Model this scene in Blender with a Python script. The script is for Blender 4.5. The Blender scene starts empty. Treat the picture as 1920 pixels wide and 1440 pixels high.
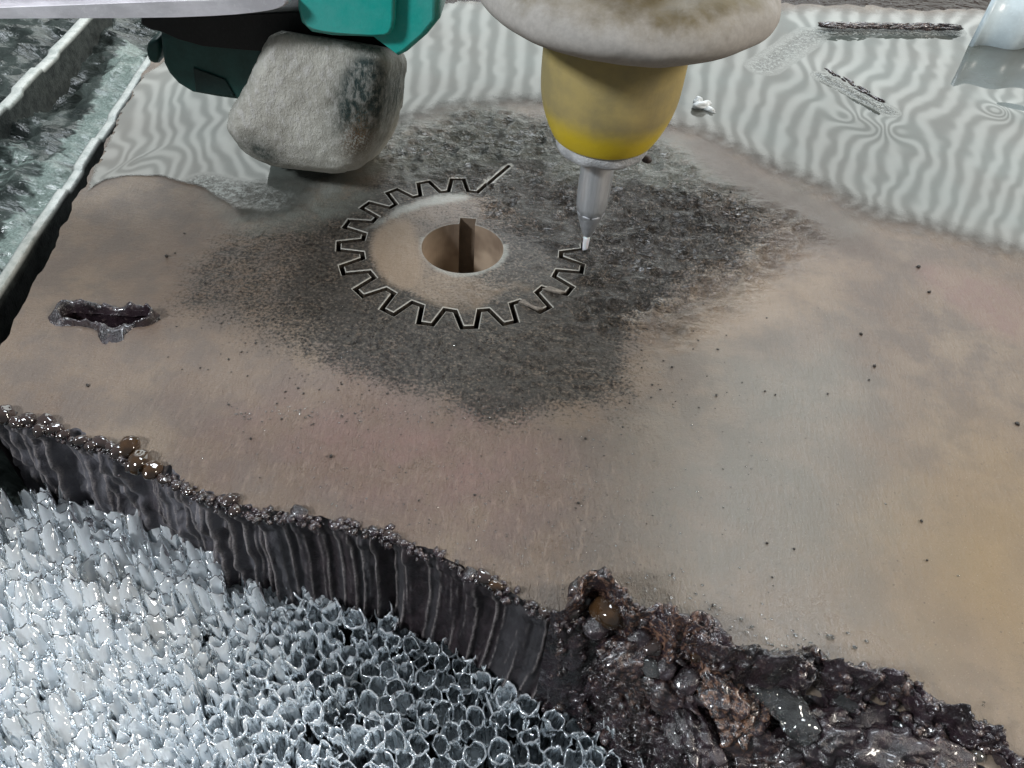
import bpy, math, random
import numpy as np
from mathutils import Vector, Matrix, geometry
random.seed(7)
rng = np.random.default_rng(11)
S = bpy.context.scene
COL = S.collection
S.unit_settings.scale_length = 0.035          # one unit = 3.5 cm (outer radius of the gear)

# ------------------------------------------------------------------ camera
PITCH, ROLL, FPX = math.radians(43.85), math.radians(4.886), 1456.2
CAM = np.array([.5013, -5.2056, 3.8306])
_Rx = np.array([[1,0,0],[0,math.cos(PITCH),-math.sin(PITCH)],[0,math.sin(PITCH),math.cos(PITCH)]])
_Rr = np.array([[math.cos(ROLL),-math.sin(ROLL),0],[math.sin(ROLL),math.cos(ROLL),0],[0,0,1]])
MC = _Rx @ _Rr
cd = bpy.data.cameras.new('camera'); cam = bpy.data.objects.new('camera', cd); COL.objects.link(cam)
cam.matrix_world = Matrix([list(MC[i]) + [CAM[i]] for i in range(3)] + [[0,0,0,1]])
cd.sensor_width = 36; cd.lens = 36 * FPX / 1920; cd.clip_start = .05; cd.clip_end = 2000
cd.dof.use_dof = True; cd.dof.focus_distance = 5.6; cd.dof.aperture_fstop = 22.0
cd.dof.aperture_fstop = 1.0; cd.dof.use_dof = False
S.camera = cam

def P(x, y, z=0.):                # photo pixel (1920 wide) -> point of the horizontal plane at height z
    d = MC @ np.array([(x-960)/FPX, (720-y)/FPX, -1.]); return CAM + d*(z-CAM[2])/d[2]
def PY(x, y, Y):                  # ... -> point of the upright plane at depth Y
    d = MC @ np.array([(x-960)/FPX, (720-y)/FPX, -1.]); return CAM + d*(Y-CAM[1])/d[1]

# ------------------------------------------------------------------ world + lamps
W = bpy.data.worlds.new('World'); S.world = W; W.use_nodes = True
bg = W.node_tree.nodes['Background']; bg.inputs[0].default_value = (.80,.86,.90,1); bg.inputs[1].default_value = .21
S.view_settings.view_transform = 'Standard'; S.view_settings.look = 'None'
S.view_settings.exposure = 0; S.view_settings.gamma = 1

def area(name, loc, target, sx, sy, power, col, stripes=None):
    l = bpy.data.lights.new(name, 'AREA'); l.shape = 'RECTANGLE'; l.size = sx; l.size_y = sy
    l.energy = power; l.color = col
    o = bpy.data.objects.new(name, l); COL.objects.link(o); o.location = loc
    o.rotation_euler = (Vector(target) - Vector(loc)).to_track_quat('-Z', 'Y').to_euler()
    if stripes:                   # the ribbed translucent wall panels of the workshop
        l.use_nodes = True; nt = l.node_tree; em = nt.nodes['Emission']
        g = nt.nodes.new('ShaderNodeNewGeometry'); sp = nt.nodes.new('ShaderNodeSeparateXYZ')
        nt.links.new(g.outputs['Parametric'], sp.inputs[0])
        m = nt.nodes.new('ShaderNodeMath'); m.operation = 'MULTIPLY'; m.inputs[1].default_value = stripes*2*math.pi
        nt.links.new(sp.outputs['X'], m.inputs[0])
        s = nt.nodes.new('ShaderNodeMath'); s.operation = 'SINE'; nt.links.new(m.outputs[0], s.inputs[0])
        r = nt.nodes.new('ShaderNodeMapRange'); nt.links.new(s.outputs[0], r.inputs[0])
        r.interpolation_type = 'SMOOTHSTEP'
        r.inputs[1].default_value = -1.; r.inputs[2].default_value = 1.1
        r.inputs[3].default_value = .62; r.inputs[4].default_value = 1.18
        nt.links.new(r.outputs[0], em.inputs['Strength'])
    return o
area('ribbed_window_lamp', (6, 46, 19), (3, 0, 1), 80, 33, 15500, (.95,1.0,.97), stripes=62)
area('skylight_lamp', (1, 23, 37), (0, -1, 0), 24, 9, 11000, (.86,.93,1.0))
area('side_lamp', (20, -3, 13), (1, 0, 1), 5, 5, 3000, (1.0,.93,.84))
area('room_lamp', (-17, -13, 17), (0, 0, 0), 4, 3, 5600, (.90,.95,1.0))

# ------------------------------------------------------------------ noise
_perm = rng.permutation(4096)
def _h(ix, iy, iz):
    return _perm[(ix + _perm[(iy + _perm[iz & 4095]) & 4095]) & 4095] / 4095.*2-1
def vnoise(p):
    p = np.atleast_2d(p); i = np.floor(p).astype(int); f = p - i; u = f*f*f*(f*(f*6-15)+10)
    r = 0
    for a in (0,1):
        for b in (0,1):
            for c in (0,1):
                w = (u[:,0] if a else 1-u[:,0])*(u[:,1] if b else 1-u[:,1])*(u[:,2] if c else 1-u[:,2])
                r = r + w*_h(i[:,0]+a, i[:,1]+b, i[:,2]+c)
    return r
def fbm(p, sc=1., oct=4, gain=.5):
    p = np.atleast_2d(np.asarray(p, float))*sc; r = 0; a = 1
    for o in range(oct):
        r = r + a*vnoise(p + o*17.3); p = p*2.03; a *= gain
    return r
def ridged(p, sc=1., oct=4):
    p = np.atleast_2d(np.asarray(p, float))*sc; r = 0; a = 1
    for o in range(oct):
        r = r + a*(1-2*np.abs(vnoise(p + o*9.1))); p = p*2.1; a *= .5
    return r
def sstep(a, b, x):
    t = np.clip((x-a)/(b-a), 0, 1); return t*t*(3-2*t)

# ------------------------------------------------------------------ mesh helpers
def link(name, me, parent=None, mat=None):
    o = bpy.data.objects.new(name, me); COL.objects.link(o)
    if parent is not None: o.parent = parent
    if mat is not None and not me.materials: me.materials.append(mat)
    return o
def mesh(name, verts, faces, mat=None, parent=None, smooth=True, attrs=None, uv=None):
    me = bpy.data.meshes.new(name)
    me.from_pydata([tuple(map(float, v)) for v in verts], [], [tuple(map(int, f)) for f in faces])
    me.polygons.foreach_set('use_smooth', [smooth]*len(me.polygons))
    if attrs:
        for k, v in attrs.items():
            a = me.attributes.new(k, 'FLOAT', 'POINT'); a.data.foreach_set('value', np.asarray(v, np.float32))
    me.update()
    return link(name, me, parent, mat)
def gridfaces(nu, nv, closed=False):
    f = []
    for i in range(nu-1):
        for j in range(nv if closed else nv-1):
            k = (j+1) % nv
            f.append((i*nv+j, i*nv+k, (i+1)*nv+k, (i+1)*nv+j))
    return f
def tag(o, label=None, cat=None, group=None, kind=None):
    if label: o['label'] = label
    if cat: o['category'] = cat
    if group: o['group'] = group
    if kind: o['kind'] = kind
    return o
def empty(name, loc=(0,0,0)):
    o = bpy.data.objects.new(name, None); COL.objects.link(o); o.location = loc; o.empty_display_size = .1
    return o
_ico = {}
def ico(sub):
    if sub in _ico: return _ico[sub]
    import bmesh
    b = bmesh.new(); bmesh.ops.create_icosphere(b, subdivisions=sub, radius=1)
    v = np.array([x.co[:] for x in b.verts]); f = [tuple(q.index for q in x.verts) for x in b.faces]; b.free()
    _ico[sub] = (v, f); return _ico[sub]
def lumps(specs, sub=3, amp=.18, sc=1.3):      # specs: (centre, (rx,ry,rz), rotz) -> joined noisy ellipsoids
    V, F = [], []; v0, f0 = ico(sub)
    n = 0
    for c, r, rz in specs:
        v = v0*(1 + amp*fbm(v0 + rng.uniform(-50,50,3), sc, 2))[:,None]*np.array(r)
        ca, sa = math.cos(rz), math.sin(rz)
        v = np.stack([v[:,0]*ca-v[:,1]*sa, v[:,0]*sa+v[:,1]*ca, v[:,2]], 1) + np.array(c)
        V.append(v); F += [tuple(i+n for i in f) for f in f0]; n += len(v)
    return np.concatenate(V), F
def loft(rings, cap0=True, cap1=True):
    n = len(rings[0]); V = np.concatenate(rings); F = gridfaces(len(rings), n, True)
    F = [tuple(reversed(f)) for f in F]
    if cap0: F.append(tuple(range(n)))
    if cap1: F.append(tuple(reversed(range((len(rings)-1)*n, len(rings)*n))))
    return V, F
def lathe(prof, c, n=96, wob=0, wsc=3.):
    rings = []
    A = np.arange(n)*2*math.pi/n
    for r, z in prof:
        p = np.stack([r*np.cos(A), r*np.sin(A), 0*A+z], 1)
        if wob: p[:,:2] *= (1 + wob*fbm(p, wsc, 3))[:,None]; p[:,2] += wob*.5*fbm(p+9, wsc, 3)
        rings.append(p + np.array([c[0], c[1], 0]))
    return loft(rings)
def dense(prof, step=.03):
    out = [prof[0]]
    for a, b in zip(prof[:-1], prof[1:]):
        n = max(1, int(math.hypot(b[0]-a[0], b[1]-a[1])/step))
        out += [(a[0]+(b[0]-a[0])*k/n, a[1]+(b[1]-a[1])*k/n) for k in range(1, n+1)]
    return out
def smoothprof(pts, it=3):                      # chaikin
    for _ in range(it):
        q = [pts[0]]
        for a, b in zip(pts[:-1], pts[1:]):
            q += [tuple(.75*x+.25*y for x, y in zip(a, b)), tuple(.25*x+.75*y for x, y in zip(a, b))]
        q.append(pts[-1]); pts = q
    return pts
def smoothloop(pts, it=2):
    pts = [np.array(p, float) for p in pts]
    for _ in range(it):
        q = []
        for i in range(len(pts)):
            a, b = pts[i], pts[(i+1) % len(pts)]
            q += [.75*a+.25*b, .25*a+.75*b]
        pts = q
    return np.array(pts)
def inside(pts, poly):
    x, y = pts[:,0], pts[:,1]; r = np.zeros(len(pts), bool); n = len(poly)
    for i in range(n):
        x1, y1 = poly[i][0], poly[i][1]; x2, y2 = poly[(i+1) % n][0], poly[(i+1) % n][1]
        if y1 == y2: continue
        c = ((y1 > y) != (y2 > y)) & (x < (x2-x1)*(y-y1)/(y2-y1)+x1); r ^= c
    return r
def dpoly(pts, poly, closed=True):
    d = np.full(len(pts), 1e9); n = len(poly); q = pts[:,:2]
    for i in range(n if closed else n-1):
        a = np.array(poly[i][:2]); b = np.array(poly[(i+1) % n][:2]); ab = b-a
        t = np.clip(((q-a) @ ab)/max(ab @ ab, 1e-12), 0, 1)
        d = np.minimum(d, np.hypot(*(q - a - t[:,None]*ab).T))
    return d
def sd(pts, poly): return np.where(inside(pts, poly), 1, -1)*dpoly(pts, poly)
def pxpoly(l, it=2, z=0.): return smoothloop([P(x, y, z)[:2] for x, y in l], it)

# ------------------------------------------------------------------ material helpers
class NT:
    def __init__(s, name):
        s.m = bpy.data.materials.new(name); s.m.use_nodes = True; s.t = s.m.node_tree
        s.b = s.t.nodes['Principled BSDF']; s.out = s.t.nodes['Material Output']
        s.tc = s.t.nodes.new('ShaderNodeTexCoord').outputs['Object']
    def lk(s, a, b): s.t.links.new(a, b)
    def put(s, inp, v):
        if isinstance(v, (int, float)): inp.default_value = v
        elif isinstance(v, tuple): inp.default_value = v if len(v) != 3 or inp.type != 'RGBA' else (*v, 1)
        else: s.lk(v, inp)
    def noise(s, sc, detail=4, rough=.55, vec=None, dist=0, stretch=None, rot=None, out=0):
        n = s.t.nodes.new('ShaderNodeTexNoise'); n.inputs['Scale'].default_value = sc
        n.inputs['Detail'].default_value = detail; n.inputs['Roughness'].default_value = rough
        n.inputs['Distortion'].default_value = dist
        v = vec or s.tc
        if stretch or rot:
            mp = s.t.nodes.new('ShaderNodeMapping'); s.lk(v, mp.inputs[0])
            if rot: mp.inputs['Rotation'].default_value = rot
            if stretch: mp.inputs['Scale'].default_value = stretch
            v = mp.outputs[0]
        s.lk(v, n.inputs['Vector']); return n.outputs[out]
    def voro(s, sc, feat='F1', stretch=None, rnd=1.):
        n = s.t.nodes.new('ShaderNodeTexVoronoi'); n.feature = feat; n.inputs['Scale'].default_value = sc
        n.inputs['Randomness'].default_value = rnd
        v = s.tc
        if stretch:
            mp = s.t.nodes.new('ShaderNodeMapping'); s.lk(v, mp.inputs[0]); mp.inputs['Scale'].default_value = stretch; v = mp.outputs[0]
        s.lk(v, n.inputs['Vector']); return n.outputs['Distance']
    def attr(s, k):
        n = s.t.nodes.new('ShaderNodeAttribute'); n.attribute_name = k; return n.outputs['Fac']
    def math(s, op, a, b=0., c=None, clamp=False):
        n = s.t.nodes.new('ShaderNodeMath'); n.operation = op; n.use_clamp = clamp
        s.put(n.inputs[0], a); s.put(n.inputs[1], b)
        if c is not None: s.put(n.inputs[2], c)
        return n.outputs[0]
    def ramp(s, v, lo, hi, a=0., b=1.):
        n = s.t.nodes.new('ShaderNodeMapRange'); n.interpolation_type = 'SMOOTHSTEP'
        s.put(n.inputs[0], v)
        for i, k in zip((1,2,3,4), (lo,hi,a,b)): s.put(n.inputs[i], k)
        return n.outputs[0]
    def mix(s, f, a, b, mode='MIX'):
        n = s.t.nodes.new('ShaderNodeMix'); n.data_type = 'RGBA'; n.blend_type = mode
        s.put(n.inputs[0], f); s.put(n.inputs[6], a); s.put(n.inputs[7], b); return n.outputs[2]
    def bump(s, h, st=.5, dist=.02, nrm=None):
        n = s.t.nodes.new('ShaderNodeBump'); s.put(n.inputs['Strength'], st); n.inputs['Distance'].default_value = dist
        s.lk(h, n.inputs['Height'])
        if nrm is not None: s.lk(nrm, n.inputs['Normal'])
        return n.outputs[0]
    def set(s, **k):
        for a, v in k.items():
            s.put(s.b.inputs[a.replace('_', ' ')], v)
        return s

# plate top ------------------------------------------------------------
def mat_plate():
    m = NT('weathered_wet_steel')
    big = m.noise(.7, 5, .6); mid = m.noise(3.2, 5, .62); fine = m.noise(26, 6, .7)
    grain = m.noise(95, 3, .8); warp = m.noise(7, 5, .7)
    streak = m.noise(24, 4, .7, stretch=(1, .28, 1), rot=(0,0,.5))
    c = m.mix(m.ramp(big, .35, .65), (.158,.113,.084), (.215,.164,.120))
    c = m.mix(m.ramp(mid, .4, .62, 0, .75), c, (.140,.112,.094))
    c = m.mix(m.math('MULTIPLY', m.ramp(streak, .5, .68), m.math('MULTIPLY', m.attr('leather'), .6)), c, (.30,.235,.185))
    c = m.mix(m.ramp(fine, .56, .7, 0, .4), c, (.115,.092,.08))
    c = m.mix(m.math('MULTIPLY', m.attr('pink'), m.ramp(mid, .3, .7, .3, 1)), c, (.26,.155,.132))
    c = m.mix(m.math('MULTIPLY', m.attr('gold'), .8), c, (.26,.175,.080))
    c = m.mix(m.math('MULTIPLY', m.attr('grey'), m.ramp(mid, .25, .75, .5, 1)), c, (.165,.150,.122))
    # dark scoured patch with a speckled edge
    dk = m.math('ADD', m.attr('dark'), m.math('MULTIPLY_ADD', m.noise(46, 2.5, .6), 2.2, -1.1))
    dk = m.math('ADD', dk, m.math('MULTIPLY_ADD', warp, .9, -.45))
    dkm = m.ramp(dk, .26, 1.06)
    dcol = m.mix(m.ramp(m.noise(27, 8, .75), .42, .62), (.007,.006,.006), (.075,.067,.056))
    dcol = m.mix(m.ramp(mid, .45, .65, 0, .5), dcol, (.045,.041,.036))
    dcol = m.mix(m.math('MULTIPLY', m.attr('rip'), .85), dcol, m.mix(m.ramp(mid, .35, .6), (.008,.008,.007), (.030,.028,.025)))
    c = m.mix(m.math('MULTIPLY', dkm, .95), c, dcol)
    c = m.mix(m.math('MULTIPLY', m.attr('sage'), m.ramp(warp, .3, .6, .35, .9)), c, (.165,.17,.148))
    c = m.mix(m.math('MULTIPLY', m.attr('tan'), .8), c, (.105,.075,.058))  # brown shadow band along the film shore, painted into the plate
    # beige dry and milky residue
    c = m.mix(m.ramp(m.math('ADD', m.attr('beige'), m.math('MULTIPLY_ADD', warp, .5, -.25)), .3, .7, 0, .9), c, (.25,.185,.13))
    mk = m.ramp(m.math('ADD', m.attr('milk'), m.math('MULTIPLY_ADD', warp, 1.1, -.55)), .2, .9, 0, .85)
    c = m.mix(mk, c, (.30,.30,.27))
    # pits / dirt specks, rust
    sp = m.ramp(m.voro(15), .045, .10, 1, 0)
    c = m.mix(m.math('MULTIPLY', sp, m.ramp(m.noise(2.2, 2), .5, .62, 0, .75)), c, (.06,.045,.04))
    c = m.mix(m.math('MULTIPLY', m.ramp(grain, .62, .74, 0, .6), m.math('SUBTRACT', 1., m.math('MULTIPLY', dkm, .85))), c, (.50,.44,.38))  # pale grain specks, painted as sparkle
    c = m.mix(m.attr('edge'), c, (.62,.60,.54))
    # relief
    h1 = m.math('MULTIPLY', m.noise(19, 4, .65, stretch=(.55, 1.3, 1), rot=(0,0,-.15), dist=.6), 1.0)
    rip = m.math('MULTIPLY', h1, m.math('ADD', m.attr('rip'), .05))
    lea = m.math('ADD', m.math('MULTIPLY', streak, m.math('MULTIPLY_ADD', m.attr('leather'), 1.2, .04)),
                 m.math('MULTIPLY', fine, m.math('MULTIPLY_ADD', m.attr('leather'), .5, .06)))
    n1 = m.bump(rip, 1., .07); n2 = m.bump(lea, 1., .045, n1); n3 = m.bump(grain, m.math('MULTIPLY_ADD', m.attr('rip'), -.4, .45), .008, n2)
    rg = m.math('SUBTRACT', m.ramp(mid, .3, .7, .34, .52), m.math('MULTIPLY', m.attr('rip'), .27))
    rg = m.math('SUBTRACT', rg, m.math('MULTIPLY', m.attr('wet'), .22), clamp=True)
    rg = m.math('SUBTRACT', rg, m.math('MULTIPLY', m.attr('leather'), .08), clamp=True)
    m.set(Base_Color=c, Roughness=rg, Normal=n3)
    m.lk(m.math('MULTIPLY_ADD', dkm, -.25, .55), m.b.inputs['Specular IOR Level'])
    m.lk(m.math('ADD', m.math('MULTIPLY', m.attr('rip'), .42), m.math('ADD', m.math('MULTIPLY', m.attr('wet'), .8), m.math('ADD', m.math('MULTIPLY', m.attr('leather'), .30), m.math('MULTIPLY', m.attr('grey'), .45))), clamp=True), m.b.inputs['Coat Weight'])
    m.lk(m.math('MULTIPLY_ADD', m.attr('grey'), .18, .10), m.b.inputs['Coat Roughness']); m.b.inputs['Coat IOR'].default_value = 1.45; m.lk(n2, m.b.inputs['Coat Normal'])
    return m.m
def mat_wall():
    m = NT('cut_steel_wall')
    n = m.noise(30, 4, .6, stretch=(1,1,.08))
    c = m.mix(m.ramp(n, .35, .65), (.030,.024,.020), (.075,.06,.045))
    m.set(Base_Color=c, Roughness=.5, Metallic=.2, Normal=m.bump(n, .5, .01)); return m.m
def mat_bore():
    m = NT('beige_bore_wall')
    n = m.noise(22, 4, .6, stretch=(1,1,.15)); b = m.noise(2.5, 3)
    c = m.mix(m.ramp(b, .35, .65), (.22,.16,.115), (.46,.355,.26))
    m.set(Base_Color=c, Roughness=.55, Normal=m.bump(n, .4, .008)); return m.m
def mat_face():
    m = NT('striated_cut_face')
    n = m.noise(20, 5, .7, stretch=(1,1,.2)); n2 = m.noise(4, 4, .6); f = m.noise(70, 4, .7)
    c = m.mix(m.ramp(n, .35, .7), (.012,.008,.010), (.040,.028,.032))
    c = m.mix(m.ramp(m.attr('lane'), .45, .7), c, (.045,.042,.046))
    c = m.mix(m.math('MULTIPLY', m.attr('pale'), m.ramp(n2, .3, .62, .2, 1)), c, (.17,.165,.185))
    c = m.mix(m.math('MULTIPLY', m.attr('crest'), m.ramp(f, .35, .6, .2, .95)), c, (.33,.29,.28))
    m.set(Base_Color=c, Roughness=m.ramp(n2, .3, .7, .36, .6), Metallic=.1, Normal=m.bump(f, .6, .015)); return m.m
def mat_slag():
    m = NT('glossy_slag')
    n = m.noise(6, 5, .65); f = m.noise(34, 5, .7); r = m.noise(2.2, 4, .6, out=0)
    c = m.mix(m.ramp(n, .35, .65), (.008,.005,.006), (.038,.024,.030))
    c = m.mix(m.ramp(f, .58, .68, 0, .5), c, (.24,.175,.16))
    c = m.mix(m.math('MULTIPLY', m.attr('rust'), m.ramp(f, .46, .62, 0, .8)), c, (.26,.14,.085))
    m.set(Base_Color=c, Roughness=m.ramp(f, .3, .7, .10, .34), Normal=m.bump(f, .5, .02))
    m.b.inputs['Specular IOR Level'].default_value = .8; m.b.inputs['Coat Weight'].default_value = .6
    m.b.inputs['Coat Roughness'].default_value = .03; m.b.inputs['Coat Weight'].default_value = .8; return m.m
def mat_bead(name, col, tr=.35):
    m = NT(name); n = m.noise(7, 3)
    m.set(Base_Color=m.mix(m.ramp(n, .4, .65), col, tuple(x*.35 for x in col)), Roughness=.07)
    m.b.inputs['Transmission Weight'].default_value = tr; m.b.inputs['Coat Weight'].default_value = 1.
    m.b.inputs['Specular IOR Level'].default_value = .8
    return m.m
def mat_simple(name, col, rough=.5, metal=0., var=.25, sc=6, bump=.3, bd=.01, col2=None, spec=.5, stretch=None):
    m = NT(name); n = m.noise(sc, 5, .62, stretch=stretch); f = m.noise(sc*7, 4, .7)
    c2 = col2 or tuple(x*(1-var) for x in col)
    c = m.mix(m.ramp(n, .35, .65), col, c2)
    c = m.mix(m.ramp(f, .5, .75, 0, .3), c, tuple(min(1, x*1.25+.03) for x in col))
    m.set(Base_Color=c, Roughness=rough, Metallic=metal, Normal=m.bump(f, bump, bd))
    m.b.inputs['Specular IOR Level'].default_value = spec
    return m.m

M_PLATE, M_WALL, M_BORE, M_FACE, M_SLAG = mat_plate(), mat_wall(), mat_bore(), mat_face(), mat_slag()
M_EDGE = mat_simple('bright_cut_edge', (.62,.60,.55), .3, .5, .3, 12)
M_BEAD = mat_bead('brown_glassy_slag', (.075,.038,.016), .2)
M_BEADD = mat_bead('dark_glassy_slag', (.06,.04,.035), .15)
M_DROP = mat_bead('clear_water_drop', (.9,.93,.93), .95)

# ------------------------------------------------------------------ edge of the plate
NEAR = [P(x, y)[:2] for x, y in [(-53,757),(0,775),(90,806),(170,838),(300,893),(420,950),(470,966),(560,972),(740,1008),(900,1085),(1060,1183)]]
NEAR += [P(x, y)[:2] for x, y in [(1130,1150),(1200,1180),(1260,1240),(1400,1280),(1500,1315),(1600,1300),(1700,1345),(1830,1440),(1960,1535)]]
def resample(pts, step):
    out = [np.array(pts[0])]; 
    for a, b in zip(pts[:-1], pts[1:]):
        a = np.array(a); b = np.array(b); n = max(1, int(round(np.linalg.norm(b-a)/step)))
        out += [a+(b-a)*k/n for k in range(1, n+1)]
    return np.array(out)
def smoothopen(pts, it=2): return np.array(smoothprof([tuple(p) for p in pts], it))
ST = .009
near = resample(smoothopen(NEAR, 2), ST)
u = np.arange(len(near))*ST
tng = np.gradient(near, axis=0); tng /= np.linalg.norm(tng, axis=1)[:,None]; nrm = np.stack([tng[:,1], -tng[:,0]], 1)
def facedisp(s, w, x):            # outward relief of the cut face at arc length s, depth w (0 top..1 bottom)
    drag = s + .10*w*w*sstep(.5, 3.5, s) - .05*w
    q = np.stack([drag*8.0, w*.35, 0*s+3.], -1)
    r = np.abs(vnoise(q*1.0))*1.0 + .6*np.abs(vnoise(np.stack([drag*21., w*.5, 0*s+8.], -1)))
    rough = fbm(np.stack([s*5, w*5, 0*s], -1), 1, 4)
    left = 1-sstep(1.3, 2.4, s)
    return (-.085*r)*(.35+.65*sstep(0,.15,w)) + .026*rough*(.35+1.4*left) + .006*fbm(np.stack([s*30, w*18, 0*s], -1), 1, 2)
nd = facedisp(u, 0*u, near)
near2 = near + nrm*(nd + .02*fbm(np.stack([u*6, 0*u, 0*u], 1), 1, 3))[:,None]
# left, far, right edges
farL = P(290, 100)[:2]
LEFT = resample([farL, P(130,400)[:2], P(0,655)[:2]], .05)[:-1]
LEFT = LEFT + np.stack([.022*fbm(np.stack([np.arange(len(LEFT))*.4, 0*np.arange(len(LEFT)), 0*np.arange(len(LEFT))], 1), 1, 3), np.zeros(len(LEFT))], 1)
FAR = resample([P(2150,60)[:2], P(1830,18)[:2], P(1710,20)[:2], P(1640,12)[:2], P(1530,8)[:2], P(1380,4)[:2], P(1000,-2)[:2], P(600,20)[:2]], .1)
FAR = FAR + .03*rng.standard_normal(FAR.shape)
OUT = np.concatenate([near2, [P(2300,1300)[:2]], FAR, LEFT])

# ------------------------------------------------------------------ gear profile
PH = math.radians(98.47); HW = .0185; RT, RR = 1.0, .815
def pol(r, d): return np.array([r*math.cos(d), r*math.sin(d)])
prof = []
D = math.radians
prof.append(pol(RR, PH - D(9) - D(3.0)))
prof.append(pol(RR, PH - D(9) + D(2.8)))
ncut = None
for k in range(20):
    a = PH + D(18*k)
    if k == 15: ncut = len(prof)               # the jet stands on this corner
    prof += [pol(RT, a - D(3.0)), pol(RT, a + D(3.0))]
    if k < 19: prof += [pol(RR, a + D(9) - D(2.8)), pol(RR, a + D(9) + D(2.8))]
prof = np.array(prof)
# hand-made irregularity of the torn teeth lower right is kept tiny
prof += .003*rng.standard_normal(prof.shape)
def offset(poly, d, cut):                      # miter offset, outward for d > 0 (ccw)
    n = len(poly); out = []
    for i in range(n):
        a, b, c = poly[i-1], poly[i], poly[(i+1) % n]
        e1 = (b-a)/np.linalg.norm(b-a); e2 = (c-b)/np.linalg.norm(c-b)
        n1 = np.array([e1[1], -e1[0]]); n2 = np.array([e2[1], -e2[0]])
        m = n1+n2; m /= max(m @ m, .35)/2
        dd = d if cut[i] else 0
        out.append(b + m*dd)
    return np.array(out)
cutflag = [True]*(ncut+1) + [False]*(len(prof)-ncut-1)
LEAD_END = P(955, 309)[:2]
ldir = LEAD_END - prof[0]; ldir /= np.linalg.norm(ldir); ln = np.array([-ldir[1], ldir[0]])
def slot(w, ext):                              # lead-in slot
    a, b = prof[0] - ldir*.012, LEAD_END + ldir*ext
    return np.array([a-ln*w, b-ln*w, b+ldir*w*.6, b+ln*w, a+ln*w])
g_out = offset(prof, -HW, cutflag)
g_cham = offset(prof, -HW-.010, cutflag)
p_in = offset(prof, HW, cutflag); p_cham = offset(prof, HW+.010, cutflag)
# bore with keyway
BC = P(867.5, 462.5)[:2]; BR = .335
ka = PH - D(9); kd = np.array([math.cos(ka), math.sin(ka)]); kn = np.array([-kd[1], kd[0]])
def borepoly(r):
    w = .068 + (r-BR); half = math.asin(w/r); e = r - BR
    pts = [BC + pol(r, ka + half + (2*math.pi-2*half)*t/90) for t in range(91)]
    pts += [BC + kd*(BR+.085+e) - kn*w, BC + kd*(BR+.085+e) + kn*w]
    return np.array(pts)
bore, bore_c = borepoly(BR), borepoly(BR+.012)
# pierce hole on the left
hole = pxpoly([(112,590),(130,580),(160,582),(190,584),(215,588),(250,588),(278,586),(290,598),(278,610),(240,610),(212,616),(190,614),(160,610),(126,606)], 1)

def cdt(loops, extra, keep):
    V = []; E = []
    for L, closed in loops:
        b = len(V); V += [tuple(map(float, p)) for p in L]; n = len(L)
        E += [(b+i, b+(i+1) % n) for i in range(n if closed else n-1)]
    V += [tuple(map(float, p)) for p in extra]
    r = geometry.delaunay_2d_cdt([Vector(v) for v in V], E, [], 0, 1e-6)
    v = np.array([tuple(x) for x in r[0]]); f = np.array([t for t in r[2]], int)
    cen = v[f].mean(1); f = f[keep(cen)]
    used = np.unique(f); idx = -np.ones(len(v), int); idx[used] = np.arange(len(used))
    v = v[used]; f = idx[f]
    a = v[f]; cr = (a[:,1,0]-a[:,0,0])*(a[:,2,1]-a[:,0,1])-(a[:,1,1]-a[:,0,1])*(a[:,2,0]-a[:,0,0])
    f[cr < 0] = f[cr < 0][:, ::-1]
    return v, f
def boundary(f):
    from collections import Counter
    c = Counter()
    for t in f:
        for i in range(3): c[(int(t[i]), int(t[(i+1) % 3]))] += 1
    return [e for e in c if (e[1], e[0]) not in c]

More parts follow.
